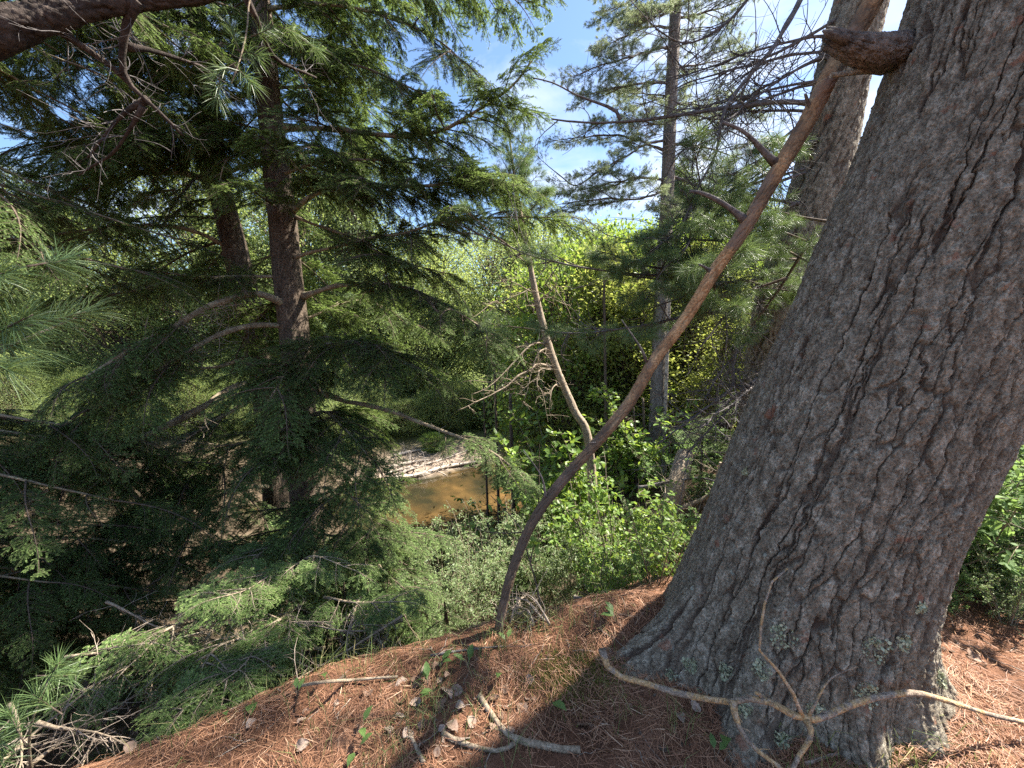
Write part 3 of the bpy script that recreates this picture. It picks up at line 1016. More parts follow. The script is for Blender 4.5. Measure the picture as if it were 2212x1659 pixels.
lo, sp = limb(great, [P(1910, 150, 1.8), P(1850, 152, 1.74), P(1800, 158, 1.7)], 0.016, 0.008, 'pine_bark', 7, name='twig')
# lichen crusts near the foot
XGv = XG
for (px, py, rr_) in ((1690, 1380, 0.045), (1905, 1410, 0.05), (1560, 1445, 0.03), (1490, 1440, 0.03), (1880, 1500, 0.04), (1960, 1395, 0.03), (1700, 1600, 0.03),
                      (1445, 1460, 0.022), (1640, 1440, 0.03), (1770, 1540, 0.03), (2040, 1470, 0.03), (1510, 1500, 0.025), (1600, 1520, 0.03), (1995, 1320, 0.02), (1605, 1018, 0.016)):
    ray = norm((P(px, py, 1) - EYE)[None])[0]
    rel = XGv.reshape(-1, 3) - EYE
    al = rel @ ray
    dist = np.linalg.norm(rel - al[:, None] * ray, axis=1)
    ok = dist < 0.012
    if not ok.any():
        continue
    idx = np.where(ok)[0]
    k = idx[np.argmin(al[idx])]
    pc = XGv.reshape(-1, 3)[k]
    near = np.linalg.norm(XGv.reshape(-1, 3) - pc, axis=1) < rr_
    cand = XGv.reshape(-1, 3)[near]
    m = min(len(cand), 90)
    sel = cand[rng.choice(len(cand), m, replace=False)]
    outw = norm(np.c_[sel[:, 0] - 1.35, sel[:, 1] - 1.8, 0.1 + 0 * sel[:, 0]])
    mb = MB()
    add_leaves(mb, sel + outw * 0.002, norm(rng.normal(0, 1, (m, 3)) + outw * 0.2), outw + rng.normal(0, 0.3, (m, 3)), rng.uniform(0.006, 0.016, m), rng.uniform(0.006, 0.014, m), 0, rng.uniform(0, 1, m), -0.3, -0.2)
    link('lichen_patch', mb.mesh('lichen_patch', [M['lichen']]), great)

# ------------------------------------------------------------------ 2. the leaning pole
pole = thing('dead_tree', G(1078, 1372), 'slim bare dead trunk leaning across the view against the great pine', 'dead tree')
base = G(1078, 1385)
dB = 2.12
pp = [P(1073, 1395, 2.12), P(1083, 1330, 2.12), P(1105, 1240, 2.12), P(1150, 1130, 2.13), P(1215, 1040, 2.14), P(1290, 955, 2.15), P(1360, 870, 2.15), P(1410, 785, 2.14), P(1480, 690, 2.12),
      P(1545, 585, 2.08), P(1605, 500, 2.05), P(1680, 370, 2.0), P(1745, 260, 1.96), P(1800, 150, 1.92), P(1865, 40, 1.9), P(1925, -70, 1.88)]
wd = np.array([26, 27, 28, 29, 30, 31, 33, 33, 34, 36, 38, 42, 46, 48, 50, 52]) / 2.0
rd = wd * np.array([2.12] * 16) / FPX * 0.71
g = spline(np.c_[np.array(pp), rd], 150)
V, F, tone, _ = trunk_grid(g, None, 56, 640, (0.024, 0.085), 0.0055, 0.1, 31, wob=0.16)
tn = np.interp(np.linspace(0, 1, 640), [0, 0.25, 0.42, 0.5, 0.62, 0.7, 1], [1.0, 1.0, 0.65, 0.05, 0.1, 0.5, 0.7])
tn = np.clip(np.repeat(tn, 56) + 0.75 * fbm(V * np.array([13, 13, 7]), 4, 77) + 0.4 * tone, 0, 1)
mb = MB()
mb.add(V, F, 0, tn)
link('trunk', mb.mesh('pole_trunk', [M['peeled_wood']]), pole)
for pts, r0 in (([(1612, 478, 2.05), (1570, 445, 2.02), (1520, 418, 2.0), (1488, 412, 2.0)], 0.018), ([(1675, 352, 2.0), (1610, 285, 1.95), (1560, 262, 1.95)], 0.017), ([(1541, 590, 2.08), (1525, 578, 2.05), (1512, 572, 2.02)], 0.012),
                ([(1755, 232, 1.95), (1748, 225, 1.93), (1740, 200, 1.9)], 0.012), ([(1395, 780, 2.14), (1380, 745, 2.1), (1345, 690, 2.1)], 0.007), ([(1300, 955, 2.15), (1282, 955, 2.12), (1270, 956, 2.1)], 0.006),
                ([(1178, 1080, 2.13), (1168, 1030, 2.08), (1130, 975, 2.05)], 0.006)):
    lo, sp = limb(pole, [P(*q) for q in pts], r0, r0 * 0.45, 'grey_branch', 7, 0.006, 'branch_stub')

# ------------------------------------------------------------------ 3. the second pine behind it
second = thing('pine_tree', (2.6, 3.9, gh(2.6, 3.9)), 'second pine trunk standing close behind the great pine', 'tree')
sp2 = np.array([[*P(1655, 1010, 3.6), 0.23], [*P(1672, 800, 3.6), 0.215], [*P(1695, 640, 3.6), 0.21], [*P(1745, 480, 3.6), 0.2], [*P(1785, 330, 3.6), 0.2], [*P(1820, 160, 3.55), 0.19], [*P(1860, 0, 3.5), 0.185], [*P(1905, -160, 3.5), 0.18], [*P(2010, -500, 3.5), 0.16], [*P(2300, -1500, 3.5), 0.1]])
sp2[:, 3] *= 1.1
sp2 = np.vstack([[sp2[0, 0] - 0.02, sp2[0, 1], gh(sp2[0, 0], sp2[0, 1]) - 0.2, 0.28], sp2])
V, F, tone, _ = trunk_grid(sp2, None, 110, 520, (0.05, 0.15), 0.016, 0.2, 12, dense=0.3)
mb = MB()
mb.add(V, F, 0, tone)
link('trunk', mb.mesh('second_trunk', [M['pine_bark']]), second)
dead_limbs = [
    [(1760, 222, 3.3), (1680, 219, 3.1), (1590, 228, 3.0), (1450, 252, 2.9), (1330, 262, 2.8), (1230, 264, 2.75), (1188, 258, 2.7)],
    [(1770, 240, 3.5), (1690, 238, 3.4), (1600, 240, 3.3), (1500, 262, 3.2)],
    [(1730, 440, 3.5), (1650, 430, 3.3), (1560, 450, 3.2), (1500, 440, 3.1)],
    [(1700, 640, 3.5), (1620, 660, 3.3), (1500, 680, 3.2), (1380, 705, 3.1), (1250, 722, 3.1), (1160, 712, 3.1)],
    [(1690, 690, 3.5), (1640, 700, 3.4), (1600, 730, 3.3), (1585, 790, 3.25), (1580, 840, 3.2), (1500, 900, 3.1), (1420, 960, 3.0)],
    [(1690, 700, 3.5), (1610, 740, 3.4), (1560, 800, 3.3), (1520, 870, 3.2)],
    [(1770, 300, 3.5), (1690, 330, 3.3), (1580, 390, 3.2), (1510, 440, 3.1), (1440, 560, 3.0)],
    [(1790, 220, 3.5), (1700, 290, 3.3), (1620, 370, 3.2), (1540, 450, 3.1), (1440, 530, 3.0)],
    [(1790, 120, 3.5), (1700, 160, 3.4), (1560, 250, 3.3), (1480, 310, 3.2)],
    [(1740, -20, 3.3), (1690, 70, 3.1), (1640, 140, 3.0), (1570, 230, 2.9), (1545, 330, 2.9), (1500, 420, 2.9), (1460, 550, 2.9)],
    [(1810, 40, 3.5), (1690, 110, 3.3), (1580, 150, 3.2), (1460, 190, 3.1)],
    [(1640, -30, 3.2), (1560, 60, 3.1), (1480, 90, 3.1), (1420, 60, 3.0)],
    [(1720, 470, 3.5), (1640, 520, 3.3), (1560, 560, 3.2), (1500, 590, 3.2), (1330, 590, 3.1), (1180, 560, 3.1), (1040, 510, 3.2)],
    [(1720, 560, 3.5), (1640, 600, 3.3), (1540, 610, 3.2), (1420, 600, 3.1)],
    [(1700, 760, 3.5), (1620, 830, 3.3), (1560, 900, 3.2), (1480, 980, 3.1)],
]
g2 = random.Random(12)
for i in range(14):
    ys = g2.uniform(60, 820)
    xs = float(np.interp(ys, [0, 480, 640, 1010], [1860, 1745, 1695, 1655]))
    xe = g2.uniform(1390, 1590)
    dy = g2.uniform(40, 260)
    dead_limbs.append([(xs, ys, 3.6), (xs * 0.6 + xe * 0.4, ys + dy * 0.25, 3.3), (xs * 0.25 + xe * 0.75, ys + dy * 0.65, 3.1), (xe, ys + dy, g2.uniform(2.7, 3.1))])
for i, pts in enumerate(dead_limbs):
    w = [P(*q) for q in pts]
    lo, sp = limb(second, w, 0.024 if i in (0, 4, 9) else 0.015, 0.005, 'grey_branch', 7, 0.015)
    mbt = dead_twigs(sp, 20 if i != 0 else 7, 0.5, None, 100 + i, rad=0.0045, curl=0.55, order=2, gravity=-0.15, t0=0.25, spread=0.6)
    link('twig_spray', mbt.mesh('twig_spray', [M['grey_branch']]), lo)
    if i in (3, 6, 7, 12, 13):
        dress(lo, sp, 0.25, 8, PB, (0.5, 0.85), 40, 0.0, name='needle_spray')
lo, sp = limb(second, [P(1340, 258, 2.8), P(1325, 235, 2.8), P(1250, 207, 2.8), P(1195, 180, 2.8), P(1150, 168, 2.8)], 0.010, 0.004, 'grey_branch', 6, 0.008)
mbt = dead_twigs(sp, 6, 0.09, None, 190, rad=0.003, order=1, curl=0.3, gravity=0.3)
link('twig_spray', mbt.mesh('twig_spray', [M['grey_branch']]), lo)
# soft needles hanging at the left of the great trunk
for q in ((1720, 560, 2.9), (1700, 600, 2.8), (1650, 540, 2.9), (1740, 520, 3.0), (1600, 560, 3.1), (1690, 490, 3.0), (1560, 600, 3.0), (1500, 560, 3.1), (1430, 580, 3.1), (1640, 480, 3.1), (1380, 600, 3.1), (1560, 520, 3.1)):
    p = P(*q)
    link('needle_spray', random.choice(PB), second, frame_to(p, (random.uniform(-1, -0.2), random.uniform(-0.6, 0.3), random.uniform(-0.3, 0.3)), scale=random.uniform(0.6, 0.95), roll=random.uniform(-0.6, 0.6)))
    for _ in range(2):
        link('needle_spray', random.choice(PB), second, frame_to(p + np.array([random.gauss(0, 0.18), random.gauss(0, 0.2), random.gauss(0, 0.1)]), (random.uniform(-1, 0.3), random.uniform(-0.8, 0.3), random.uniform(-0.3, 0.3)), scale=random.uniform(0.5, 0.9), roll=random.uniform(-0.6, 0.6)))

# ------------------------------------------------------------------ 4. hemlocks at the left
def px_path(rows):
    return np.array([[*P(x, y, d), w * d / FPX / 2.0] for x, y, d, w in rows])


hemA = thing('hemlock_tree', P(662, 1420, 4.3), 'front hemlock with dark straight trunk and long drooping limbs, left of centre', 'tree')
pa = px_path([(690, 1560, 4.3, 70), (672, 1400, 4.3, 66), (668, 1200, 4.3, 62), (655, 1000, 4.3, 62), (642, 780, 4.3, 60), (622, 600, 4.3, 58), (610, 470, 4.3, 56), (590, 300, 4.3, 50), (568, 80, 4.3, 44), (550, -120, 4.3, 40), (500, -700, 4.3, 30), (450, -1500, 4.3, 14)])
V, F, tone, _ = trunk_grid(pa, None, 64, 520, (0.022, 0.07), 0.007, 0.05, 41, dense=0.3)
mb = MB()
mb.add(V, F, 0, tone)
link('trunk', mb.mesh('hemlock_trunk', [M['hemlock_bark']]), hemA)
hemB = thing('hemlock_tree', P(605, 1420, 5.2), 'rear hemlock trunk rising just left behind the front hemlock', 'tree')
pb = px_path([(640, 1550, 5.2, 56), (612, 1300, 5.2, 54), (600, 1100, 5.2, 53), (575, 850, 5.2, 52), (545, 700, 5.2, 52), (508, 540, 5.2, 48), (470, 380, 5.2, 42), (440, 150, 5.2, 36), (415, -60, 5.2, 32), (350, -700, 5.2, 22), (300, -1300, 5.2, 12)])
V, F, tone, _ = trunk_grid(pb, None, 56, 420, (0.022, 0.07), 0.007, 0.05, 43, dense=0.3)
mb = MB()
mb.add(V, F, 0, tone)
link('trunk', mb.mesh('hemlock_trunk_rear', [M['hemlock_bark']]), hemB)

limbsA = [
    # to the right
    ([(612, 275, 4.3), (740, 283, 4.0), (860, 293, 3.8), (950, 282, 3.7), (1030, 240, 3.6), (1100, 195, 3.5), (1150, 130, 3.5)], 0.036, 0.008, 26, 0.15, HB_S + HB_M),
    ([(632, 455, 4.3), (690, 415, 4.1), (780, 406, 3.9), (900, 402, 3.7), (1010, 395, 3.6), (1090, 400, 3.5)], 0.03, 0.007, 26, 0.15, HB_M + HB_S),
    ([(640, 470, 4.3), (740, 505, 4.0), (840, 555, 3.8), (960, 590, 3.7)], 0.018, 0.005, 12, 0.3, HB_S + HB_M),
    ([(655, 640, 4.3), (740, 617, 4.0), (870, 620, 3.8), (980, 670, 3.6), (1060, 715, 3.5)], 0.03, 0.006, 18, 0.3, HB_S + HB_M),
    ([(668, 840, 4.3), (760, 868, 4.0), (880, 900, 3.8), (990, 943, 3.6), (1070, 980, 3.5), (1140, 1040, 3.4)], 0.034, 0.008, 9, 0.68, HB_S),
    ([(650, 760, 4.3), (720, 740, 4.0), (800, 745, 3.8), (880, 790, 3.6)], 0.02, 0.006, 16, 0.15, HB_M),
    ([(575, 100, 4.3), (700, 120, 4.0), (820, 160, 3.9), (930, 215, 3.8)], 0.025, 0.006, 18, 0.1, HB_M + HB_S),
    ([(570, 20, 4.3), (720, 10, 4.0), (850, 40, 3.8), (950, 90, 3.7), (1000, 130, 3.6)], 0.025, 0.006, 16, 0.15, HB_M + HB_S),
    ([(550, -120, 4.3), (740, -100, 4.0), (900, -60, 3.8), (1040, -20, 3.6), (1130, 0, 3.5)], 0.025, 0.006, 22, 0.2, HB_M + HB_S),
    ([(600, 380, 4.3), (700, 350, 4.0), (820, 345, 3.8), (960, 360, 3.7)], 0.02, 0.006, 16, 0.15, HB_M + HB_S),
    ([(625, 560, 4.3), (730, 530, 4.0), (860, 505, 3.8), (960, 480, 3.7), (1080, 470, 3.6), (1180, 470, 3.6)], 0.02, 0.006, 18, 0.3, HB_M + HB_S),
    # to the left and towards the viewer
    ([(632, 668, 4.3), (590, 645, 4.1), (540, 633, 4.0), (470, 655, 3.8), (400, 690, 3.6), (300, 745, 3.4), (180, 820, 3.2)], 0.042, 0.016, 7, 0.5, HB_M),
    ([(640, 708, 4.3), (560, 702, 4.1), (480, 722, 3.9), (400, 765, 3.7), (300, 830, 3.5), (180, 900, 3.3)], 0.036, 0.013, 8, 0.45, HB_M),
    ([(610, 600, 4.3), (540, 595, 4.2), (450, 598, 4.0), (330, 585, 3.8)], 0.02, 0.006, 10, 0.3, HB_M + HB_S),
    ([(595, 330, 4.3), (520, 300, 4.1), (440, 290, 3.9), (330, 300, 3.7), (240, 330, 3.5)], 0.02, 0.006, 16, 0.15, HB_M),
    ([(575, 130, 4.3), (480, 120, 4.1), (380, 130, 3.9), (260, 170, 3.7)], 0.02, 0.006, 14, 0.15, HB_M + HB_S),
    ([(665, 1000, 4.3), (640, 960, 3.9), (600, 960, 3.6), (560, 1010, 3.3)], 0.02, 0.006, 14, 0.2, HB_M + HB_S),
    ([(660, 820, 4.3), (640, 790, 3.9), (620, 800, 3.6), (590, 850, 3.4)], 0.02, 0.006, 16, 0.15, HB_M + HB_S),
    ([(668, 900, 4.3), (700, 890, 4.0), (740, 920, 3.7), (790, 980, 3.5)], 0.02, 0.006, 16, 0.15, HB_M + HB_S),
    ([(668, 1080, 4.3), (730, 1060, 4.0), (780, 1090, 3.8), (815, 1150, 3.6)], 0.02, 0.006, 14, 0.2, HB_M + HB_S),
    ([(670, 1200, 4.3), (620, 1170, 3.8), (570, 1190, 3.4), (500, 1250, 3.1)], 0.02, 0.006, 14, 0.25, HB_LIT),
    ([(670, 1260, 4.3), (640, 1250, 3.6), (600, 1260, 3.2), (560, 1300, 2.9)], 0.02, 0.006, 16, 0.3, HB_LIT),
    ([(672, 1150, 4.3), (760, 1170, 4.0), (820, 1220, 3.8), (860, 1300, 3.7)], 0.018, 0.006, 16, 0.2, HB_M + HB_S),
    ([(640, 700, 4.3), (660, 690, 4.6), (780, 650, 5.0), (900, 700, 5.4)], 0.02, 0.006, 10, 0.3, HB_M),
]
for pts, r0, r1, cnt, t0, bs in limbsA:
    lo, sp = limb(hemA, [P(*q) for q in pts], r0, r1, 'limb_bark')
    dress(lo, sp, t0, int(cnt * 1.5), bs)
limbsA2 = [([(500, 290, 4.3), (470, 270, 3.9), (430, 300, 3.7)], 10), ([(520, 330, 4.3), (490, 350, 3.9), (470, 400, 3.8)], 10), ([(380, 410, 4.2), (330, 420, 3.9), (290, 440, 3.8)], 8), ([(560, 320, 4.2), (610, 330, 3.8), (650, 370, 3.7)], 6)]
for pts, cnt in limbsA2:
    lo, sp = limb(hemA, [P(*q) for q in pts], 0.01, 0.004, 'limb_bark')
    dress(lo, sp, 0.05, cnt, HB_LIT, (0.5, 0.9))  # sunlit patches on the boughs, painted by the lighter needle colour
limbsB = [
    ([(590, 830, 5.2), (520, 832, 4.6), (440, 880, 4.2), (330, 935, 3.9), (200, 1000, 3.6), (60, 1085, 3.3), (-60, 1130, 3.1)], 0.05, 0.017, 7, 0.5, HB_M),
    ([(575, 850, 5.2), (480, 900, 4.8), (400, 950, 4.5), (330, 1000, 4.2)], 0.03, 0.008, 12, 0.3, HB_M),
    ([(475, 400, 5.2), (380, 370, 4.9), (300, 375, 4.7), (220, 395, 4.5), (90, 432, 4.3), (-40, 450, 4.1)], 0.045, 0.012, 16, 0.3, HB_L + HB_M),
    ([(505, 540, 5.2), (420, 500, 4.9), (330, 485, 4.6), (180, 500, 4.3), (20, 520, 4.1)], 0.03, 0.008, 6, 0.2, HB_L + HB_M),
    ([(525, 620, 5.2), (430, 600, 4.9), (330, 620, 4.6), (200, 640, 4.3)], 0.03, 0.008, 6, 0.2, HB_L + HB_M),
    ([(560, 760, 5.2), (480, 790, 4.9), (380, 800, 4.6), (250, 830, 4.3)], 0.03, 0.008, 6, 0.3, HB_M),
    ([(440, 150, 5.2), (360, 180, 4.9), (280, 250, 4.6), (160, 320, 4.3)], 0.03, 0.008, 16, 0.15, HB_L + HB_M),
    ([(425, 40, 5.2), (340, 30, 4.9), (200, 60, 4.6), (60, 120, 4.3)], 0.03, 0.008, 16, 0.15, HB_L + HB_M),
    ([(455, 270, 5.2), (360, 270, 4.9), (240, 280, 4.6), (90, 330, 4.3)], 0.03, 0.008, 16, 0.15, HB_L + HB_M),
    ([(430, 80, 5.2), (560, 60, 5.2), (700, 90, 5.2), (830, 130, 5.2)], 0.03, 0.008, 16, 0.15, HB_L + HB_M),
    ([(470, 380, 5.2), (590, 340, 5.3), (720, 330, 5.4), (850, 350, 5.4)], 0.03, 0.008, 16, 0.15, HB_L + HB_M),
    ([(450, 230, 5.2), (600, 190, 5.4), (740, 200, 5.6), (880, 260, 5.6)], 0.03, 0.008, 16, 0.15, HB_L + HB_M),
    ([(415, -60, 5.2), (560, -80, 5.2), (700, -60, 5.2), (850, -30, 5.2)], 0.03, 0.008, 16, 0.15, HB_L + HB_M),
    ([(600, 1050, 5.2), (500, 1060, 4.6), (380, 1120, 4.2), (240, 1200, 3.9), (100, 1270, 3.6)], 0.03, 0.008, 18, 0.2, HB_L + HB_M),
    ([(605, 1150, 5.2), (500, 1170, 4.4), (400, 1210, 3.9), (300, 1280, 3.6)], 0.03, 0.008, 18, 0.2, HB_M + HB_LIT),
    ([(600, 950, 5.2), (510, 960, 4.8), (420, 1010, 4.4), (330, 1070, 4.2), (230, 1130, 4.0)], 0.03, 0.008, 16, 0.25, HB_L + HB_M),
]
for pts, r0, r1, cnt, t0, bs in limbsB:
    lo, sp = limb(hemB, [P(*q) for q in pts], r0, r1, 'limb_bark')
    dress(lo, sp, t0, int(cnt * 0.9), bs)


def fill_boughs(tree, path, z0, z1, count, sc, seed, boughs=None, droop=0.15, skip=None):
    """boughs growing straight from the trunk, all round"""
    g = random.Random(seed)
    for i in range(count):
        z = g.uniform(z0, z1)
        c = [float(np.interp(z, path[:, 2], path[:, k])) for k in (0, 1)]
        a = g.uniform(0, 2 * math.pi)
        if skip is not None and skip(a, z):
            continue
        f = (z - z0) / (z1 - z0)
        link('bough', g.choice(boughs or HB_L), tree, frame_to((c[0], c[1], z), (math.cos(a), math.sin(a), g.uniform(-0.45, 0.15) - droop * (1 - f)), scale=g.uniform(0.75, 1.3) * sc * (1.1 - 0.3 * f), roll=g.gauss(0, 0.25)))


zA, zB = pa[:, :3][np.argsort(pa[:, 2])], pb[:, :3][np.argsort(pb[:, 2])]
front = lambda a, z: (math.sin(a) < -0.25 and z < 2.9) or (math.cos(a) > 0.4 and z < 4.2)
fill_boughs(hemA, zA, 2.0, 7.5, 66, 1.1, 1, skip=front)
fill_boughs(hemA, zA, -1.8, 0.8, 16, 0.85, 2, skip=lambda a, z: math.sin(a) < -0.3 and z > -0.2)
fill_boughs(hemB, zB, 1.6, 8.0, 46, 1.15, 3, skip=front)
fill_boughs(hemB, zB, -2.5, 0.4, 16, 1.0, 4, skip=lambda a, z: math.sin(a) < -0.3 and z > -0.5)

# a third hemlock whose trunk stands outside the picture at the left; its boughs fill that side
hemC = thing('hemlock_tree', (-5.4, 2.4, gh(-5.4, 2.4)), 'shaded hemlock boughs hanging along the left edge', 'tree')
zb = gh(-5.4, 2.4)
V, F, tone, _ = trunk_grid(np.array([[-5.4, 2.4, zb - 0.3, 0.2], [-5.45, 2.4, 1, 0.17], [-5.5, 2.4, 4, 0.13], [-5.5, 2.4, 9, 0.04]]), None, 32, 200, (0.03, 0.08), 0.007, 0.05, 47)
mb = MB()
mb.add(V, F, 0, tone)
link('trunk', mb.mesh('hemlock_trunk_left', [M['hemlock_bark']]), hemC)
limbsC = []
for i in range(40):
    y0 = random.choice([random.uniform(-200, 420), random.uniform(800, 1250), random.uniform(800, 1250)])
    xe = random.uniform(60, 420)
    de = random.uniform(3.0, 4.6)
    e = P(xe, y0 + random.uniform(60, 200), de)
    s = np.array([-5.42, 2.4, e[2] + random.uniform(0.1, 0.7)])
    m_ = (s * 0.45 + e * 0.55) + np.array([0, 0, 0.18])
    lo, sp = limb(hemC, [s, m_, e], 0.025, 0.006, 'limb_bark')
    dress(lo, sp, 0.35, 7, HB_L + HB_M, (0.6, 1.0))

# near dead twigs and lit sprays at the foot of the hemlocks
low = [
    ([(640, 1340, 3.4), (760, 1350, 3.0), (860, 1352, 2.7)], 0.014, 'dead_wood'),
    ([(700, 1400, 3.0), (600, 1405, 2.7), (540, 1400, 2.5), (500, 1360, 2.5)], 0.012, 'dead_wood'),
]
brush = thing('brush_pile', G(560, 1500), 'tangle of bare grey dead branches lying at the crest on the left', 'dead branches')
g0 = np.random.default_rng(5)
brush_paths = [
    [(380, 1370, 2.5), (345, 1420, 2.4), (325, 1470, 2.3), (335, 1560, 2.2), (360, 1650, 2.0)],
    [(460, 1350, 2.6), (430, 1420, 2.4), (440, 1520, 2.2), (460, 1600, 2.0)],
    [(400, 1400, 2.6), (360, 1470, 2.3), (330, 1560, 2.1)],
    [(700, 1400, 2.9), (620, 1408, 2.6), (560, 1395, 2.4), (500, 1360, 2.5)],
    [(870, 1340, 2.7), (800, 1360, 2.6), (700, 1355, 2.6), (620, 1330, 2.8)],
    [(930, 1440, 2.1), (850, 1475, 2.0), (720, 1490, 1.95), (600, 1530, 1.85), (500, 1570, 1.8)],
    [(0, 1650, 1.7), (100, 1560, 1.9), (200, 1480, 2.1), (260, 1440, 2.3)],
    [(60, 1659, 1.75), (150, 1590, 1.9), (230, 1530, 2.0), (350, 1470, 2.2)],
    [(20, 1520, 1.8), (60, 1620, 1.75), (40, 1700, 1.7)],
    [(180, 1490, 2.1), (210, 1560, 2.0), (180, 1659, 1.8)],
    [(80, 1560, 1.8), (200, 1590, 1.85), (300, 1640, 1.8)],
    [(870, 1330, 2.6), (760, 1400, 2.4), (660, 1450, 2.2), (560, 1520, 2.0)],
    [(780, 1290, 2.9), (750, 1380, 2.5), (770, 1460, 2.2)],
    [(780, 1340, 2.7), (850, 1420, 2.4), (880, 1450, 2.2)],
    [(520, 1300, 2.9), (600, 1330, 2.7), (720, 1340, 2.6)],
    [(260, 1400, 2.5), (420, 1360, 2.5), (560, 1330, 2.6)],
    [(140, 1420, 2.3), (300, 1400, 2.4), (420, 1330, 2.6)],
    [(230, 1300, 2.8), (330, 1350, 2.7), (470, 1350, 2.7)],
]
for i, pts in enumerate(brush_paths):
    lo, sp = limb(brush, [P(*q) for q in pts], 0.007 if i > 3 else 0.010, 0.003, 'dead_wood', 6, 0.02, 'branch')
    mbt = dead_twigs(sp, 14, 0.22, None, 300 + i, rad=0.0025, curl=0.5, order=2, gravity=-0.25, t0=0.05, spread=0.8)
    link('twig_spray', mbt.mesh('twig_spray', [M['dead_twig']]), lo)
# more dead twigs hanging under the lit limb
for i, pts in enumerate([[(300, 745, 3.4), (400, 690, 3.6), (540, 633, 4.0)], [(180, 900, 3.3), (300, 830, 3.5), (480, 722, 3.9)], [(200, 1000, 3.6), (330, 935, 3.9), (440, 880, 4.2)]]):
    sp = spline(np.array([P(*q) for q in pts]), 30)
    mbt = dead_twigs(sp, 34, 0.4, None, 330 + i, rad=0.003, curl=0.5, order=2, gravity=-0.6, t0=0.0, spread=0.6)
    link('twig_spray', mbt.mesh('twig_spray', [M['dead_twig']]), hemA)

# a lit hemlock bough that droops over the crest
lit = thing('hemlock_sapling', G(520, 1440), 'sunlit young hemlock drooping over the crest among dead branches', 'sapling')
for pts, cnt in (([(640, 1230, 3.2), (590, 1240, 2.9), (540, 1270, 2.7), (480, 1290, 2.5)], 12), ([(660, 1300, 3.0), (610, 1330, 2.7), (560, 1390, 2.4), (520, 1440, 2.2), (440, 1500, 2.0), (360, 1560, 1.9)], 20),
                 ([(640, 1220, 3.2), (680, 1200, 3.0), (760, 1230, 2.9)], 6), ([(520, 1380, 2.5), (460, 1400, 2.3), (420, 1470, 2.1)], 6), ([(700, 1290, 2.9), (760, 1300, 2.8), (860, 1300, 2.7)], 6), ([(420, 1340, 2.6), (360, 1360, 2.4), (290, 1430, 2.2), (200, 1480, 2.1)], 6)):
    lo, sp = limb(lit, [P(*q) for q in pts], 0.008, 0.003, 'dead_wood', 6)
    dress(lo, sp, 0.1, int(cnt * 1.8), HB_LIT, (0.5, 0.95))  # sunlit look comes partly from the lighter painted needles

heap = thing('brush_pile', G(1150, 1345), 'small heap of pale broken twigs just behind the foot of the leaning pole', 'dead branches')
for i in range(9):
    x0, y0 = random.uniform(1090, 1200), random.uniform(1330, 1362)
    a_, b_ = G(x0, y0, 0.02), G(x0 + random.uniform(-80, 90), y0 - random.uniform(5, 22), random.uniform(0.02, 0.2))
    lo, sp = limb(heap, [a_, (a_ + b_) / 2 + np.array([0, 0, 0.05]), b_], 0.006, 0.002, 'dead_twig', 5, 0.01, 'branch')
    link('twig_spray', dead_twigs(sp, 8, 0.16, None, 640 + i, rad=0.002, order=1, gravity=0.1).mesh('twig_spray', [M['dead_twig']]), lo)

# ------------------------------------------------------------------ 5. overhead limb in the top left corner
over = thing('pine_limb', P(60, 40, 1.9), 'thick dark limb crossing overhead in the top left corner', 'tree limb')
gpth = np.array([[*P(-420, 200, 1.7), 0.11], [*P(-60, 85, 1.8), 0.09], [*P(110, 35, 1.9), 0.06], [*P(260, 8, 2.0), 0.043], [*P(430, -8, 2.1), 0.032], [*P(620, -50, 2.2), 0.026], [*P(800, -150, 2.3), 0.02]])
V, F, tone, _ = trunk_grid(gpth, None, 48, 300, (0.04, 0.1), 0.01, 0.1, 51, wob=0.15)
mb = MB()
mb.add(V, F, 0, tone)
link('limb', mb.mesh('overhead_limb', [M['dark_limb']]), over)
for pts, r0, r1 in (([(300, 0, 2.0), (272, 60, 2.05), (262, 130, 2.1), (280, 180, 2.15), (340, 235, 2.2), (400, 295, 2.3)], 0.026, 0.008), ([(120, 60, 1.95), (180, 100, 2.0), (240, 140, 2.1), (300, 200, 2.2)], 0.024, 0.01),
                    ([(270, 100, 2.1), (330, 110, 2.2), (430, 140, 2.4)], 0.02, 0.008), ([(320, 215, 2.2), (260, 250, 2.2), (190, 340, 2.3)], 0.016, 0.006), ([(310, 230, 2.2), (240, 330, 2.3), (170, 380, 2.4)], 0.014, 0.005), ([(520, -30, 2.2), (560, 50, 2.3), (600, 130, 2.5), (680, 170, 2.7)], 0.02, 0.008)):
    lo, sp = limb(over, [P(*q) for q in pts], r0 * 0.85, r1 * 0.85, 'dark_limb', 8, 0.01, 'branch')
    mbt = dead_twigs(sp, 8, 0.3, None, int(pts[0][0]) + 400, rad=0.003, curl=0.5, order=2, gravity=0.0)
    link('twig_spray', mbt.mesh('twig_spray', [M['grey_branch']]), lo)


# close pine tufts
def close_tufts(name, label, rows, axis_pts, ln=0.10, n=110):
    """rows: end pixel and depth, direction pixel"""
    t = thing(name, P(*axis_pts[0]), label, 'pine branch')
    lo, sp = limb(t, [P(*q) for q in axis_pts], 0.006, 0.003, 'limb_bark', 7, 0.004, 'stem')
    for (x, y, d, dx, dy, dz) in rows:
        mb = MB()
        e = P(x, y, d)
        dr = norm((P(x + dx, y + dy, d + dz) - e)[None])
        tuft_needles(mb, np.array([e]), dr, rng, n, ln, 0.0017, 0, spread=(10, 88), droop=0.18)
        add_tubes(mb, np.stack([e - dr[0] * 0.14, e - dr[0] * 0.07, e])[None], np.array([[0.0028, 0.0025, 0.0018]]), 6, 1)
        link('needle_tuft', mb.mesh('needle_tuft', [M['pine_needle'], M['twig_wood']]), t)
    return t


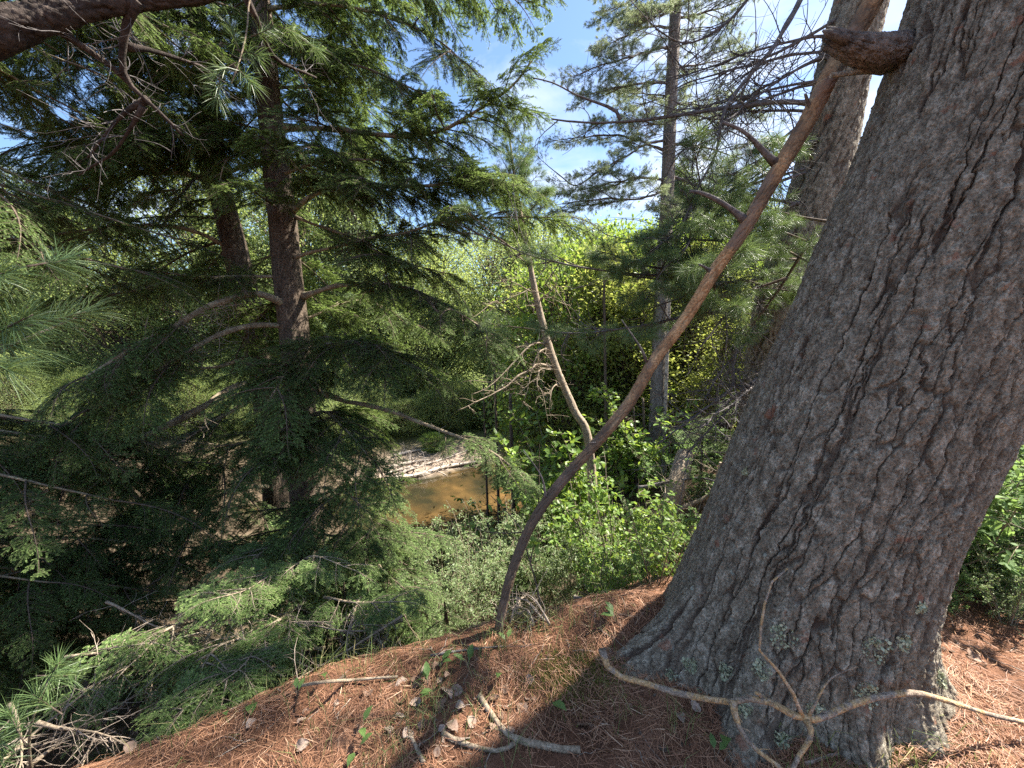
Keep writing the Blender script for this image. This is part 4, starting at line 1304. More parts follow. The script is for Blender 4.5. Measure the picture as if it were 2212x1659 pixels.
close_tufts('pine_branch', 'bright long needled pine tufts reaching in at the left edge', [(70, 680, 0.95, 60, -30, 0), (20, 800, 0.9, 70, 20, 0), (200, 670, 1.1, 60, -15, 0.05), (40, 745, 0.95, 80, 0, 0), (150, 560, 1.15, 60, -10, 0.1), (10, 590, 1.1, 60, -10, 0)],
            [(-150, 860, 0.95), (-40, 780, 0.95), (40, 740, 0.97), (120, 705, 1.05), (190, 675, 1.1)], 0.105, 130)
close_tufts('pine_branch', 'small cluster of hanging pine tufts lit below the overhead limb', [(480 * 0.98, 215, 2.1, -5, 60, 0), (545, 180, 2.1, 40, 40, 0), (460, 165, 2.1, -50, 30, 0), (560, 120, 2.15, 40, 10, 0), (590, 60, 2.2, 50, -20, 0), (500, 60, 2.15, -10, -30, 0), (640, 70, 2.3, 30, 10, 0.1), (690, 110, 2.4, 30, 20, 0.1)],
            [(560, -60, 2.2), (540, 0, 2.2), (535, 60, 2.15), (520, 120, 2.12), (500, 180, 2.1)], 0.105, 90)
close_tufts('pine_branch', 'shaded green pine tufts in the bottom left corner', [(130, 1430, 1.6, 30, -40, 0), (70, 1500, 1.55, -30, -20, 0), (10, 1590, 1.5, 30, -30, 0), (20, 1540, 1.5, -20, -40, 0), (150, 1460, 1.65, 60, 0, 0), (0, 1640, 1.5, 40, -10, 0)],
            [(70, 1700, 1.7), (60, 1600, 1.6), (75, 1540, 1.58), (110, 1460, 1.6)], 0.105, 120)

# ------------------------------------------------------------------ 6. trees on the lower bank
def tree_trunk(t, path4, mat, nu=36, nv=220, cell=(0.05, 0.14), depth=0.012, seed=60, name='trunk'):
    V, F, tone, _ = trunk_grid(np.asarray(path4), None, nu, nv, cell, depth, 0.1, seed, dense=0.2)
    mb = MB()
    mb.add(V, F, 0, tone)
    return link(name, mb.mesh(name, [M[mat]]), t)


def ground_at(px, d):
    """point under pixel column px at depth d, on the ground"""
    p = P(px, 900, d)
    return np.array([p[0], p[1], gh(p[0], p[1])])


D = 10.5
b = ground_at(1412, D)
tall = thing('pine_tree', b, 'tall straight pine with pale feathery crown seen against the sky', 'tree')
tp_ = [[*b, 0.26], [*P(1418, 950, D), 0.22], [*P(1427, 700, D), 0.19], [*P(1440, 450, D), 0.17], [*P(1450, 200, D), 0.155], [*P(1462, -40, D), 0.135], [*P(1480, -500, D), 0.09], [*P(1490, -900, D), 0.03]]
tp_[0][2] -= 0.3
tree_trunk(tall, tp_, 'pine_bark_far', 40, 400, (0.05, 0.16), 0.016, 61)
far_limbs = [
    [(1452, 100, D), (1400, 110, 10), (1340, 130, 9.6), (1270, 150, 9.4)], [(1455, 60, D), (1390, 60, 10), (1330, 90, 9.8)], [(1458, 0, D), (1400, -10, 10), (1340, 10, 9.6)],
    [(1450, 180, D), (1390, 180, 10.2), (1330, 190, 10), (1290, 200, 9.8)], [(1447, 300, D), (1380, 320, 10), (1300, 370, 9.5), (1240, 400, 9.3), (1200, 370, 9.2)], [(1446, 330, D), (1380, 305, 10.4), (1300, 290, 10.2), (1235, 300, 10)],
    [(1444, 390, D), (1380, 385, 10.2), (1320, 395, 10), (1260, 410, 9.9)], [(1441, 410, D), (1380, 430, 10), (1300, 430, 9.8), (1220, 440, 9.5)],
    [(1452, 150, D), (1500, 140, 10.8), (1560, 130, 11)], [(1450, 220, D), (1520, 230, 10.6), (1590, 240, 10.4)], [(1446, 310, D), (1520, 320, 10.5), (1590, 340, 10.5)], [(1444, 380, D), (1510, 400, 10.5), (1590, 420, 10.6)],
    [(1455, 40, D), (1520, 30, 10.4), (1580, 10, 10.2)], [(1456, 20, D), (1440, 30, 9.6), (1400, 40, 9)], [(1450, 250, D), (1430, 270, 9.8), (1380, 260, 9.2)], [(1440, 430, D), (1470, 450, 9.6), (1500, 470, 9.3)],
    [(1462, -60, D), (1540, -80, 10.2), (1620, -90, 10)], [(1463, -80, D), (1380, -90, 10.2), (1300, -60, 10)], [(1450, 200, D), (1420, 215, 11.5), (1370, 230, 12)],
]
for i, pts in enumerate(far_limbs):
    lo, sp = limb(tall, [P(*q) for q in pts], 0.04, 0.012, 'grey_branch', 6, 0.03)
    dress(lo, sp, 0.15, 11, PBF, (0.4, 0.7), 45, 0.03, name='needle_spray')

D = 7.5
b = P(1278, 985, D)
snag = thing('dead_tree', (b[0], b[1], gh(b[0], b[1])), 'thin pale leaning pine with broken curling dead branches and a bristly green leader', 'tree')
sn = [[b[0] + 0.15, b[1], gh(b[0], b[1]) - 0.2, 0.13], [*P(1272, 960, D), 0.095], [*P(1240, 885, D), 0.088], [*P(1200, 790, D), 0.082], [*P(1170, 690, D), 0.076], [*P(1150, 600, D), 0.066], [*P(1138, 530, D), 0.058], [*P(1124, 460, D), 0.05], [*P(1111, 380, D), 0.035], [*P(1097, 265, D), 0.01]]
sn = [[*q[:3], q[3] * 0.84] for q in sn]
tree_trunk(snag, sn, 'dead_wood', 30, 240, (0.04, 0.1), 0.006, 62)
for pts, r0 in (([(1190, 795, D), (1165, 785, 7.3), (1130, 805, 7.1), (1090, 835, 6.9), (1040, 865, 6.7), (990, 885, 6.6)], 0.045), ([(1180, 742, D), (1150, 745, 7.3), (1110, 780, 7.1), (1060, 830, 6.9), (1020, 850, 6.8)], 0.035), ([(1185, 750, D), (1165, 760, 7.2), (1150, 790, 7.1), (1135, 850, 7.0), (1130, 880, 7.0)], 0.024),
                ([(1210, 830, D), (1190, 838, 7.3), (1185, 870, 7.2)], 0.03), ([(1195, 800, D), (1170, 795, 7.1), (1160, 830, 7.0), (1165, 850, 7)], 0.02), ([(1160, 640, D), (1110, 610, 7.3), (1060, 600, 7.2)], 0.02), ([(1165, 650, D), (1195, 620, 7.3), (1200, 600, 7.3)], 0.02), ([(1145, 570, D), (1100, 545, 7.3), (1050, 540, 7.2)], 0.02), ([(1155, 620, D), (1090, 650, 7.2), (1040, 690, 7.1)], 0.02)):
    lo, sp = limb(snag, [P(*q) for q in pts], r0 * 0.62, r0 * 0.2, 'dead_wood', 6, 0.03, 'branch')
    mbt = dead_twigs(sp, 9, 0.45, None, int(pts[1][0]) + 500, rad=0.007, curl=0.7, order=2, gravity=-0.3)
    link('twig_spray', mbt.mesh('twig_spray', [M['dead_wood']]), lo)

# its live, bristly leader against the sky
for k in range(34):
    y = 275 + 7.5 * k
    x = np.interp(y, [250, 400, 530], [1097, 1110, 1136])
    s_ = P(x, y + 10, D)
    dd = (random.uniform(-1, 1), random.uniform(-1, 0.4), random.uniform(0.4, 1.2))
    link('needle_spray', random.choice(PB), snag, frame_to(s_, dd, scale=0.45 + 0.02 * k, roll=random.uniform(-1, 1)))
link('needle_spray', PB[0], snag, frame_to(P(1100, 300, D), (-0.08, 0, 1), scale=0.85))
link('needle_spray', PB[1], snag, frame_to(P(1128, 310, D), (0.1, 0, 1), scale=0.7))


# leaf-clump crowns
def crown_mesh(name, mat, seed, clumps, per, size, leaf, drooping=False, shape='round', wmat='twig_wood', spread=0.16):
    """a crown of unit height 1 and radius ~size; leaves in clumps, twigs reaching each clump"""
    r = np.random.default_rng(seed)
    mb = MB()
    z = r.uniform(0.04, 1, clumps)
    if shape == 'cone':
        rad = size * (1.02 - z) ** 0.75 * np.sqrt(r.uniform(0.1, 1, clumps))
    else:
        rad = size * np.sqrt(np.clip(1 - (2 * z - 1.0) ** 2, 0.03, 1)) * r.uniform(0.3, 1, clumps) ** 0.5
    a = r.uniform(0, 2 * math.pi, clumps)
    c = np.stack([rad * np.cos(a), rad * np.sin(a), z], -1)
    c = c + 0.05 * np.stack([vnoise(c * 4 + k * 9, seed) for k in range(3)], -1)
    S = 4
    u = np.linspace(0, 1, S)
    st = np.stack([0.06 * c[:, 0], 0.06 * c[:, 1], np.maximum(0.0, z - 0.18 - 0.3 * rad)], -1)
    tw = st[:, None, :] + (c - st)[:, None, :] * u[None, :, None] + r.normal(0, 0.008, (clumps, S, 3))
    add_tubes(mb, tw, np.interp(u, [0, 1], [0.0055, 0.0018])[None].repeat(clumps, 0), 3, 0, cap=False)
    cc = np.repeat(c, per, 0)
    sc = spread * size * r.uniform(0.5, 1.3, clumps)
    off = r.normal(0, 1, (clumps * per, 3)) * np.repeat(sc, per)[:, None] * np.array([1, 1, 0.55])
    pos = cc + off
    out = norm(pos * np.array([1, 1, 0.4]) - np.array([0, 0, 0.2]))
    dr = norm(out * 0.6 + r.normal(0, 0.7, pos.shape) + np.array([0, 0, -0.5 if drooping else -0.1]))
    nm = norm(np.array([0, 0, 1.0]) + r.normal(0, 0.55, pos.shape))
    tone = np.clip(0.5 + np.repeat(r.normal(0, 0.16, clumps), per) + r.normal(0, 0.14, len(pos)), 0, 1)
    add_kites(mb, pos, dr, nm, leaf[0] * r.uniform(0.6, 1.3, len(pos)), leaf[1] * r.uniform(0.7, 1.2, len(pos)), 1, tone)
    return mb.mesh(name, [M[wmat], M[mat]])


CROWN_B = [crown_mesh('broadleaf_crown', 'far_leaf', 70 + i, 230, 120, 0.34, (0.0115, 0.009), spread=0.2) for i in range(4)]
CROWN_C = [crown_mesh('cedar_crown', 'cedar_leaf', 80 + i, 230, 50, 0.22, (0.019, 0.009), False, 'cone', spread=0.2) for i in range(3)]
CROWN_N = [crown_mesh('bright_crown', 'bright_leaf', 90 + i, 200, 70, 0.34, (0.018, 0.013)) for i in range(3)]


def simple_tree(name, crown, x, y, h, label, cat='tree', group=None, trunk_r=0.12, mat='dead_wood', crown_from=0.12, squash=1.0):
    z = gh(x, y)
    t = thing(name, (x, y, z), label, cat, group)
    mb = MB()
    pth = np.array([[x, y, z - 0.3], [x + random.uniform(-.1, .1), y, z + h * 0.3], [x + random.uniform(-.25, .25), y, z + h * 0.65], [x, y, z + h * 0.96]])
    sp = spline(pth, 14)
    add_tubes(mb, sp, trunk_r * np.linspace(1.1, 0.12, 14), 9, 0)
    link('trunk', mb.mesh('trunk', [M[mat]]), t)
    m = Matrix.Translation((x, y, z + h * crown_from)) @ Matrix.Rotation(random.uniform(0, 6.28), 4, 'Z') @ Matrix.Diagonal((h * squash, h * squash, h * (1 - crown_from), 1))
    link('crown', crown, t, m)
    return t


# far bank: the front row stands as single trees
far_rows = []
for i in range(34):
    px = -250 + i * 76 + random.uniform(-30, 30)
    d = random.uniform(31, 40)
    p = P(px, 800, d)
    far_rows.append((p[0], p[1]))
CROWN_S = [crown_mesh('spruce_crown', 'far_conifer', 85 + i, 260, 90, 0.2, (0.014, 0.006), True, 'cone', spread=0.16) for i in range(2)]
for i, (x, y) in enumerate(far_rows):
    if i % 4 == 2:
        simple_tree('conifer_tree', random.choice(CROWN_S), x, y + random.uniform(-3, 2), random.uniform(14, 22), 'dark pointed conifer among the bright trees on the far bank', 'tree', 'conifers on the far bank', 0.14, 'hemlock_bark', 0.05, 0.85)
    else:
        simple_tree('broadleaf_tree', random.choice(CROWN_B), x, y, random.uniform(9, 19.5), 'sunlit yellow green broadleaf tree in the front row on the far bank', 'tree', 'broadleaf trees lining the far bank', 0.16, 'drift_wood' if i % 3 == 0 else 'grey_branch', 0.12, 1.0)
# undergrowth along the far bank
for i in range(64):
    px = -150 + i * 28 + random.uniform(-20, 20)
    d = random.uniform(24, 32)
    p = P(px, 900, d)
    if gh(p[0], p[1]) < -5.8 or (-9.5 < p[0] < -0.5 and gh(p[0], p[1]) < -5.0):
        continue
    z = gh(p[0], p[1])
    o = link('river_bush', random.choice(CROWN_B), None, Matrix.Translation((p[0], p[1], z - 0.1)) @ Matrix.Rotation(random.uniform(0, 6), 4, 'Z') @ Matrix.Diagonal((5.0, 5.0, random.uniform(2.2, 4.2), 1)))
    tag(o, 'leafy bright bush growing along the far river bank', 'bush', 'bushes along the far bank')
# the woods behind read as one mass
mb = MB()
n = 1700
fx = rng.uniform(-120, 130, n)
fy = 44 + rng.uniform(0, 1, n) ** 1.5 * 60
fz = ground_h(fx, fy)
hh = np.interp(fy, [44, 104], [15, 21]) * rng.uniform(0.8, 1.1, n) * (0.85 + 0.22 * vnoise(np.stack([fx * 0.16, fy * 0.1, 0 * fx], -1), 66))
cz = fz + hh * rng.uniform(0.08, 1, n) ** 0.7
per = 85
pos = np.repeat(np.stack([fx, fy, cz], -1), per, 0) + rng.normal(0, 1, (n * per, 3)) * np.array([1.9, 1.9, 1.1])
add_kites(mb, pos, norm(rng.normal(0, 1, pos.shape)), norm(rng.normal(0, 0.6, pos.shape) + np.array([0, 0, 1])), rng.uniform(0.2, 0.42, len(pos)), rng.uniform(0.15, 0.3, len(pos)), 0,
          np.clip(0.5 + 0.35 * np.repeat(vnoise(np.stack([fx * 0.22, fy * 0.1, cz * 0.2], -1), 67) + rng.normal(0, 0.45, n), per) + rng.normal(0, 0.12, n * per), 0, 1))
tag(link('far_woods', mb.mesh('far_woods', [M['far_leaf']])), 'mass of bright green woodland rising behind the far bank', 'woods', kind='stuff')

# near bank trees (lower slope, right of the hemlocks)
mid = [
    ('cedar_tree', CROWN_C[0], 1290, 12.5, 560, 'yellow green cedar between the thin leaning pine and the tall pine', 0.1),
    ('broadleaf_tree', CROWN_N[1], 1225, 14.5, 540, 'sunlit broadleaf tree directly behind the thin leaning pine', 0.1),
    ('cedar_tree', CROWN_C[2], 1360, 11.8, 610, 'shaded cedar standing just left of the tall straight pine', 0.1),
    ('cedar_tree', CROWN_C[0], 1490, 12.8, 560, 'dark cedar right of the tall straight pine', 0.1),
    ('cedar_tree', CROWN_C[1], 1570, 10.5, 620, 'dark bushy cedar behind the dead fan branches', 0.1),
    ('cedar_tree', CROWN_C[2], 1190, 17.0, 590, 'loose cedar on the river edge behind the thin leaning pine', 0.1),
    ('cedar_tree', CROWN_C[0], 1640, 9.0, 640, 'dark cedar hidden mostly by the second pine trunk', 0.1),
    ('broadleaf_tree', CROWN_N[1], 1430, 15.5, 500, 'bright broadleaf tree behind the trunk of the tall pine', 0.09),
    ('broadleaf_tree', CROWN_N[2], 1560, 14.0, 520, 'bright broadleaf tree whose top shows above the dead fan branches', 0.09),
    ('broadleaf_tree', CROWN_N[0], 1330, 18.0, 500, 'light green broadleaf tree rising behind the cedars', 0.09),
]
for nm, cr, px, d, ytop, lab, r_ in mid:
    p = P(px, 900, d)
    top = P(px, ytop, d)
    z = gh(p[0], p[1])
    simple_tree(nm, cr, p[0], p[1], top[2] - z, lab, 'tree', None, r_, 'hemlock_bark', 0.06, 1.3 if 'cedar' in nm else 0.85)
# bare dark stems standing at the river's edge
for px, d, y0, w, lab in ((1310, 10.0, 560, 0.05, 'thin dark stem standing before the cedars'), (1074, 13.0, 780, 0.06, 'dark bare stem by the river, left of the broken one'), (1050, 14.0, 830, 0.05, 'dark bare stem at the river edge nearest the drift logs'), (1108, 12.0, 850, 0.085, 'broken dark snag at the river edge'), (1395, 9.5, 860, 0.05, 'dark stem low beside the foot of the tall pine'), (1375, 9.8, 880, 0.035, 'thin dark stem left of the foot of the tall pine')):
    p = ground_at(px, d)
    mb = MB()
    top = P(px - 6, y0, d)
    sp = spline(np.array([[p[0] + 0.1, p[1], p[2] - 0.2], (p + top) / 2 + np.array([0.04, 0, 0]), top]), 16)
    add_tubes(mb, sp, np.linspace(w, w * 0.5, 16), 8, 0)
    dead_twigs(sp, 14, 0.7, None, px, mb=mb, rad=0.008, gravity=-0.2)
    tag(link('bare_stem', mb.mesh('bare_stem', [M['hemlock_bark']])), lab, 'dead tree')
# birch by the pine
p = ground_at(1436, 10.2)
mb = MB()
sp = spline(np.array([[p[0], p[1], p[2] - 0.2], P(1440, 800, 10.2), P(1446, 620, 10.2), P(1440, 480, 10.2)]), 20)
add_tubes(mb, sp, np.linspace(0.06, 0.03, 20), 8, 0)
tag(link('birch_stem', mb.mesh('birch_stem', [M['drift_wood']])), 'thin white stem close behind the tall pine trunk', 'tree')

# ------------------------------------------------------------------ 7. river edge drift wood
logs = [
    ([(840, 1040), (900, 1031), (960, 1013), (1035, 1001)], 24.5, 0.16, 'longest bleached drift log along the far water edge'),
    ([(850, 1030), (900, 1012), (970, 990), (1010, 975)], 25.5, 0.09, 'thin pale drift pole slanting up behind the longest log'),
    ([(845, 1012), (880, 1004), (925, 996)], 25.8, 0.13, 'short pale drift log at the left of the sand bar'),
    ([(838, 1025), (870, 1015), (905, 1008)], 25.0, 0.09, 'small drift branch beside the left end of the longest log'),
    ([(850, 988), (890, 978), (925, 972)], 27.0, 0.12, 'pale log lying highest on the sand bar'),
    ([(900, 985), (935, 965), (950, 940)], 27.0, 0.06, 'upright drift branch leaning out of the sand bar'),
    ([(860, 1040), (910, 1030), (945, 1018), (980, 1004)], 24.2, 0.07, 'grey drift branch touching the water in front of the longest log'),
]
for pts, d, r0, lab in logs:
    w = []
    for x, y in pts:
        q = G(x, y, 0.0)
        if q[2] < -6.0:
            q[2] = -6.0
        w.append(q + np.array([0, 0, r0 * 0.7]))
    w = np.array(w)
    if 'upright' in lab:
        w = np.array([P(x, y, 26.0) for x, y in pts])
    sp = spline(w, 20)
    mb = MB()
    add_tubes(mb, sp, np.linspace(r0, r0 * 0.45, 20) * (1 + 0.1 * rng.normal(size=20)), 8, 0)
    dead_twigs(sp, 9, 1.0, None, int(pts[0][0] + pts[0][1]), mb=mb, rad=0.03, gravity=0.3, order=2)
    tag(link('drift_log', mb.mesh('drift_log', [M['drift_wood']])), lab, 'log')
# small bush on the bar
q = G(935, 975)
tag(link('river_bush', CROWN_N[1], None, Matrix.Translation((q[0], q[1], q[2] - 0.1)) @ Matrix.Diagonal((2.4, 2.4, 1.3, 1))), 'small bright bush growing among the drift logs on the sand bar', 'bush')


# ------------------------------------------------------------------ 8. shrubs and saplings on the slope
def shrub_mesh(name, seed, h, stems, per, leaf, mat, lean=0.35, wood='shrub_wood', big=False, sub=6):
    r = np.random.default_rng(seed)
    mb = MB()
    S = 9
    u = np.linspace(0, 1, S)
    a = r.uniform(0, 6.283, stems)
    ln = h * r.uniform(0.55, 1.05, stems)
    tilt = r.uniform(0.05, lean, stems)
    d = np.stack([np.cos(a) * tilt, np.sin(a) * tilt, np.ones(stems)], -1)
    b0 = np.stack([np.cos(a) * 0.05, np.sin(a) * 0.05, 0 * a], -1) * h
    st = b0[:, None] + norm(d)[:, None] * (ln[:, None, None] * u[None, :, None])
    st[:, :, :2] += (np.stack([np.cos(a), np.sin(a)], -1) * (tilt * ln * 0.4)[:, None])[:, None] * (u ** 2)[None, :, None]
    st += r.normal(0, 0.008 * h, st.shape) * u[None, :, None]
    add_tubes(mb, st, (0.006 * h * np.interp(u, [0, 1], [1, 0.25]))[None].repeat(stems, 0), 5, 0, cap=False)
    k = np.repeat(np.arange(stems), sub)
    tt = r.uniform(0.2, 0.98, len(k))
    q0 = np.stack([np.array([np.interp(s, u, st[j, :, c]) for s, j in zip(tt, k)]) for c in range(3)], -1)
    d2 = norm(r.normal(0, 1, (len(k), 3)) * np.array([1, 1, 0.35]) + np.array([0, 0, 0.35]))
    l2 = h * 0.24 * r.uniform(0.5, 1.2, len(k)) * (1.15 - tt * 0.7)
    u2 = np.linspace(0, 1, 6)
    br = q0[:, None] + d2[:, None] * (l2[:, None, None] * u2[None, :, None])
    br[:, :, 2] -= (0.2 * l2)[:, None] * u2[None] ** 2
    add_tubes(mb, br, (0.0022 * h * np.interp(u2, [0, 1], [1, 0.4]))[None].repeat(len(k), 0), 3, 0, cap=False)
    kk = np.repeat(np.arange(len(k)), per)
    s = r.uniform(0.08, 1.0, len(kk))
    pos = br[kk, 0] + (br[kk, -1] - br[kk, 0]) * s[:, None] + r.normal(0, 0.012 * h, (len(kk), 3))
    dr = norm(norm(br[kk, -1] - br[kk, 0]) * 0.6 + r.normal(0, 0.6, pos.shape) + np.array([0, 0, -0.1]))
    nm = norm(np.array([0, 0, 1.0]) + r.normal(0, 0.35, pos.shape))
    tone = np.clip(0.5 + r.normal(0, 0.1, len(k))[kk] + r.normal(0, 0.14, len(kk)), 0, 1)
    L_ = leaf[0] * r.uniform(0.6, 1.25, len(kk))
    W_ = leaf[1] * r.uniform(0.75, 1.15, len(kk))
    (add_leaves if big else add_kites)(mb, pos, dr, nm, L_, W_, 1, tone)
    return mb.mesh(name, [M[wood], M[mat]])


SH_F = [shrub_mesh('fine_shrub', 110 + i, 1.6, 14, 20, (0.042, 0.02), 'shrub_leaf', 0.5, sub=12) for i in range(3)]
SH_B = [shrub_mesh('bright_shrub', 120 + i, 1.5, 6, 9, (0.075, 0.038), 'bright_leaf', 0.5, big=True, sub=11) for i in range(3)]
SH_H = [shrub_mesh('broad_sapling', 130 + i, 2.0, 4, 9, (0.10, 0.07), 'bright_leaf', 0.4, big=True, sub=18) for i in range(2)]
SH_G = [shrub_mesh('green_undergrowth', 140 + i, 0.9, 10, 22, (0.04, 0.018), 'fern_leaf', 0.8, big=True, sub=7) for i in range(3)]


def put_shrub(me, px, d, sc, label, name='shrub', group=None, dz=0.0, cat='shrub'):
    p = ground_at(px, d)
    o = link(name, me, None, Matrix.Translation((p[0], p[1], p[2] - 0.03 + dz)) @ Matrix.Rotation(random.uniform(0, 6.28), 4, 'Z') @ Matrix.Scale(sc, 4))
    return tag(o, label, cat, group)


for px, d, sc, lab in ((960, 5.6, 1.05, 'pale small leaved shrub just right of the front hemlock'), (1050, 5.2, 1.0, 'pale small leaved shrub behind the foot of the leaning pole'), (1010, 4.4, 0.72, 'low small leaved shrub nearest the pole foot on its left'),
                       (1110, 6.4, 1.15, 'taller pale shrub before the amber water'), (910, 6.6, 1.1, 'pale shrub half hidden behind the front hemlock trunk'), (1180, 5.4, 0.85, 'pale shrub seen right under the bend of the leaning pole'),
                       (1240, 4.6, 0.65, 'low pale shrub right of the leaning pole foot'), (1000, 7.6, 1.2, 'grey green shrub rising highest before the river'), (1150, 8.0, 1.2, 'grey green shrub by the river behind the leaning pole'), (1290, 6.0, 0.8, 'pale shrub left of the bright saplings'),
                       (850, 5.6, 0.8, 'shaded small shrub at the right of the hemlock base'), (930, 4.0, 0.55, 'small shaded shrub at the crest left of the pole foot')):
    put_shrub(random.choice(SH_F), px, d, sc, lab)
for px, d, sc, lab in ((1345, 4.4, 1.05, 'bright oval leaved sapling standing right of the leaning pole'), (1300, 5.0, 1.1, 'bright leafy sapling directly behind the leaning pole'), (1395, 5.0, 0.95, 'bright sapling near the left edge of the great pine'),
                       (1250, 6.0, 1.0, 'light leafy sapling in the gap under the leaning pole'), (1330, 3.2, 0.3, 'tiny bright seedling behind the needle mound'), (1450, 4.6, 0.5, 'low green shrub beside the great pine at its left')):
    put_shrub(random.choice(SH_B), px, d, sc, lab, 'sapling', cat='sapling')
for px, d, sc, lab in ((1215, 7.6, 1.55, 'broad leaved green sapling at the foot of the thin leaning pine'), (1290, 8.4, 1.5, 'broad leaved sapling right of the thin leaning pine'), (1370, 9.0, 1.2, 'broad leaved sapling left of the tall pine foot'), (1160, 9.5, 1.4, 'broad leaved sapling by the water left of the thin leaning pine'), (1085, 11.5, 1.5, 'broad leaved sapling half hiding the right end of the amber pool'), (1120, 10.5, 1.1, 'broad leaved sapling leaning over the near edge of the amber pool'), (1240, 9.6, 1.7, 'tall broad leaved sapling right behind the curling dead branches'), (1330, 10.4, 1.7, 'tall broad leaved sapling midway between the thin pine and the tall pine'), (1420, 9.0, 1.3, 'broad leaved sapling before the foot of the tall pine'), (1190, 11.0, 1.9, 'tallest broad leaved sapling, seen left of the curling dead branches')):
    put_shrub(random.choice(SH_H), px, d, sc, lab, 'sapling', cat='sapling')
for px, d, sc, lab in ((1490, 6.0, 0.9, 'green undergrowth clump left of the second pine foot'), (1560, 5.2, 0.9, 'green undergrowth clump tucked behind the great pine, left side'), (1540, 7.2, 1.4, 'dark green bush below the dead fan branches'), (1460, 7.8, 1.3, 'dark green bush at the right of the tall pine foot')):
    put_shrub(random.choice(SH_G), px, d, sc, lab, 'shrub')

# thin dark sapling stem beside the pole
sap = thing('sapling', G(1175, 1372), 'thin dark forked sapling stem right of the pole foot', 'sapling')
for pts, r0 in (([(1175, 1385, 2.2), (1170, 1320, 2.25), (1160, 1260, 2.3), (1140, 1195, 2.3), (1125, 1140, 2.4), (1060, 1070, 2.5)], 0.009), ([(1146, 1215, 2.3), (1155, 1180, 2.3), (1165, 1160, 2.3)], 0.005), ([(1130, 1150, 2.4), (1060, 1150, 2.6), (990, 1130, 2.8)], 0.004)):
    lo, sp = limb(sap, [P(*q) for q in pts], r0, 0.002, 'twig_wood', 6, 0.006, 'stem')
    k = rng.integers(len(sp) // 2, len(sp), 10)
    mb = MB()
    add_leaves(mb, sp[k] + rng.normal(0, 0.02, (10, 3)), rng.normal(0, 1, (10, 3)), np.array([0, 0, 1.0]) + rng.normal(0, 0.3, (10, 3)), rng.uniform(0.04, 0.07, 10), rng.uniform(0.025, 0.04, 10), 0, 0.5)
    link('leaves', mb.mesh('sapling_leaves', [M['bright_leaf']]), lo)

# young hemlocks in the middle distance
for px, d, top, lab, n_ in ((1165, 6.8, 960, 'young hemlock drooping over the river view, left of the leaning pole', 5), (830, 4.6, 1060, 'dense young hemlock right of the front hemlock trunk', 14), (800, 3.9, 1170, 'dark young hemlock at the crest right of the hemlock base', 8), (960, 3.3, 1300, 'small dark hemlock bush left of the pole foot', 4), (1600, 5.6, 820, 'dark young hemlock filling the gap left of the second pine', 14), (1520, 6.4, 900, 'small dark hemlock below the dead fan branches', 10)):
    p = ground_at(px, d)
    tt = P(px, top, d)
    t = thing('young_hemlock', p, lab, 'tree')
    tree_trunk(t, [[p[0], p[1], p[2] - 0.1, 0.03], [*(p * 0.5 + tt * 0.5), 0.02], [*tt, 0.006]], 'hemlock_bark', 12, 40, (0.03, 0.07), 0.003, 64)
    hgt = tt[2] - p[2]
    for i in range(n_ * 2):
        f = random.uniform(0.12, 1.0)
        s = p * (1 - f) + tt * f
        a = random.uniform(0, 6.28)
        bs = HB_M if f < 0.8 else HB_S
        link('spray', random.choice(bs), t, frame_to(s, (math.cos(a), math.sin(a), random.uniform(-0.3, 0.25)), scale=random.uniform(0.6, 1.1) * (1.15 - 0.5 * f) * min(1.2, hgt / 1.5), roll=random.gauss(0, 0.25)))

# ------------------------------------------------------------------ 9. right of the great trunk
for i in range(22):
    put_shrub(random.choice(SH_G + SH_F), 2010 + 12 * i + random.uniform(-8, 8), random.uniform(2.05, 2.8), random.uniform(0.26, 0.55), 'low pale green plant at the edge of the lit needles right of the great trunk', 'shrub', 'low plants right of the great trunk')
for i in range(26):
    px, d = 2005 + 13 * i + random.uniform(-10, 10), 2.5 + (i * 7 % 10) * 0.24
    put_shrub(random.choice(SH_G), px, d, random.uniform(0.85, 1.35), 'leafy green clump in the thicket right of the great trunk', 'shrub', 'leafy clumps right of the great trunk')
for i in range(14):
    px, d = 1300 + 19 * i, 2.7 + (i * 5 % 7) * 0.26
    put_shrub(random.choice(SH_G + SH_B), px, d, random.uniform(0.28, 0.6), 'low green shrub on the slope between the leaning pole and the great trunk', 'shrub', 'low shrubs left of the great trunk')
for px, d, sc, lab in ((2120, 3.6, 0.95, 'leafy fern green clump just right of the great trunk'), (2210, 3.9, 1.1, 'fern green clump at the right edge'), (2080, 4.6, 1.1, 'fern green clump behind the right edge of the great trunk'), (2170, 5.4, 1.4, 'taller green bush at the right edge behind the ferns'), (2230, 6.5, 1.8, 'tall green bush farthest back at the right edge'), (2060, 6.2, 1.5, 'green bush peeping past the great trunk'), (2160, 3.0, 0.55, 'low green clump at the edge of the lit needles'), (2060, 3.3, 0.5, 'small green clump touching the great trunk at its right')):
    put_shrub(random.choice(SH_G), px, d, sc, lab, 'shrub')
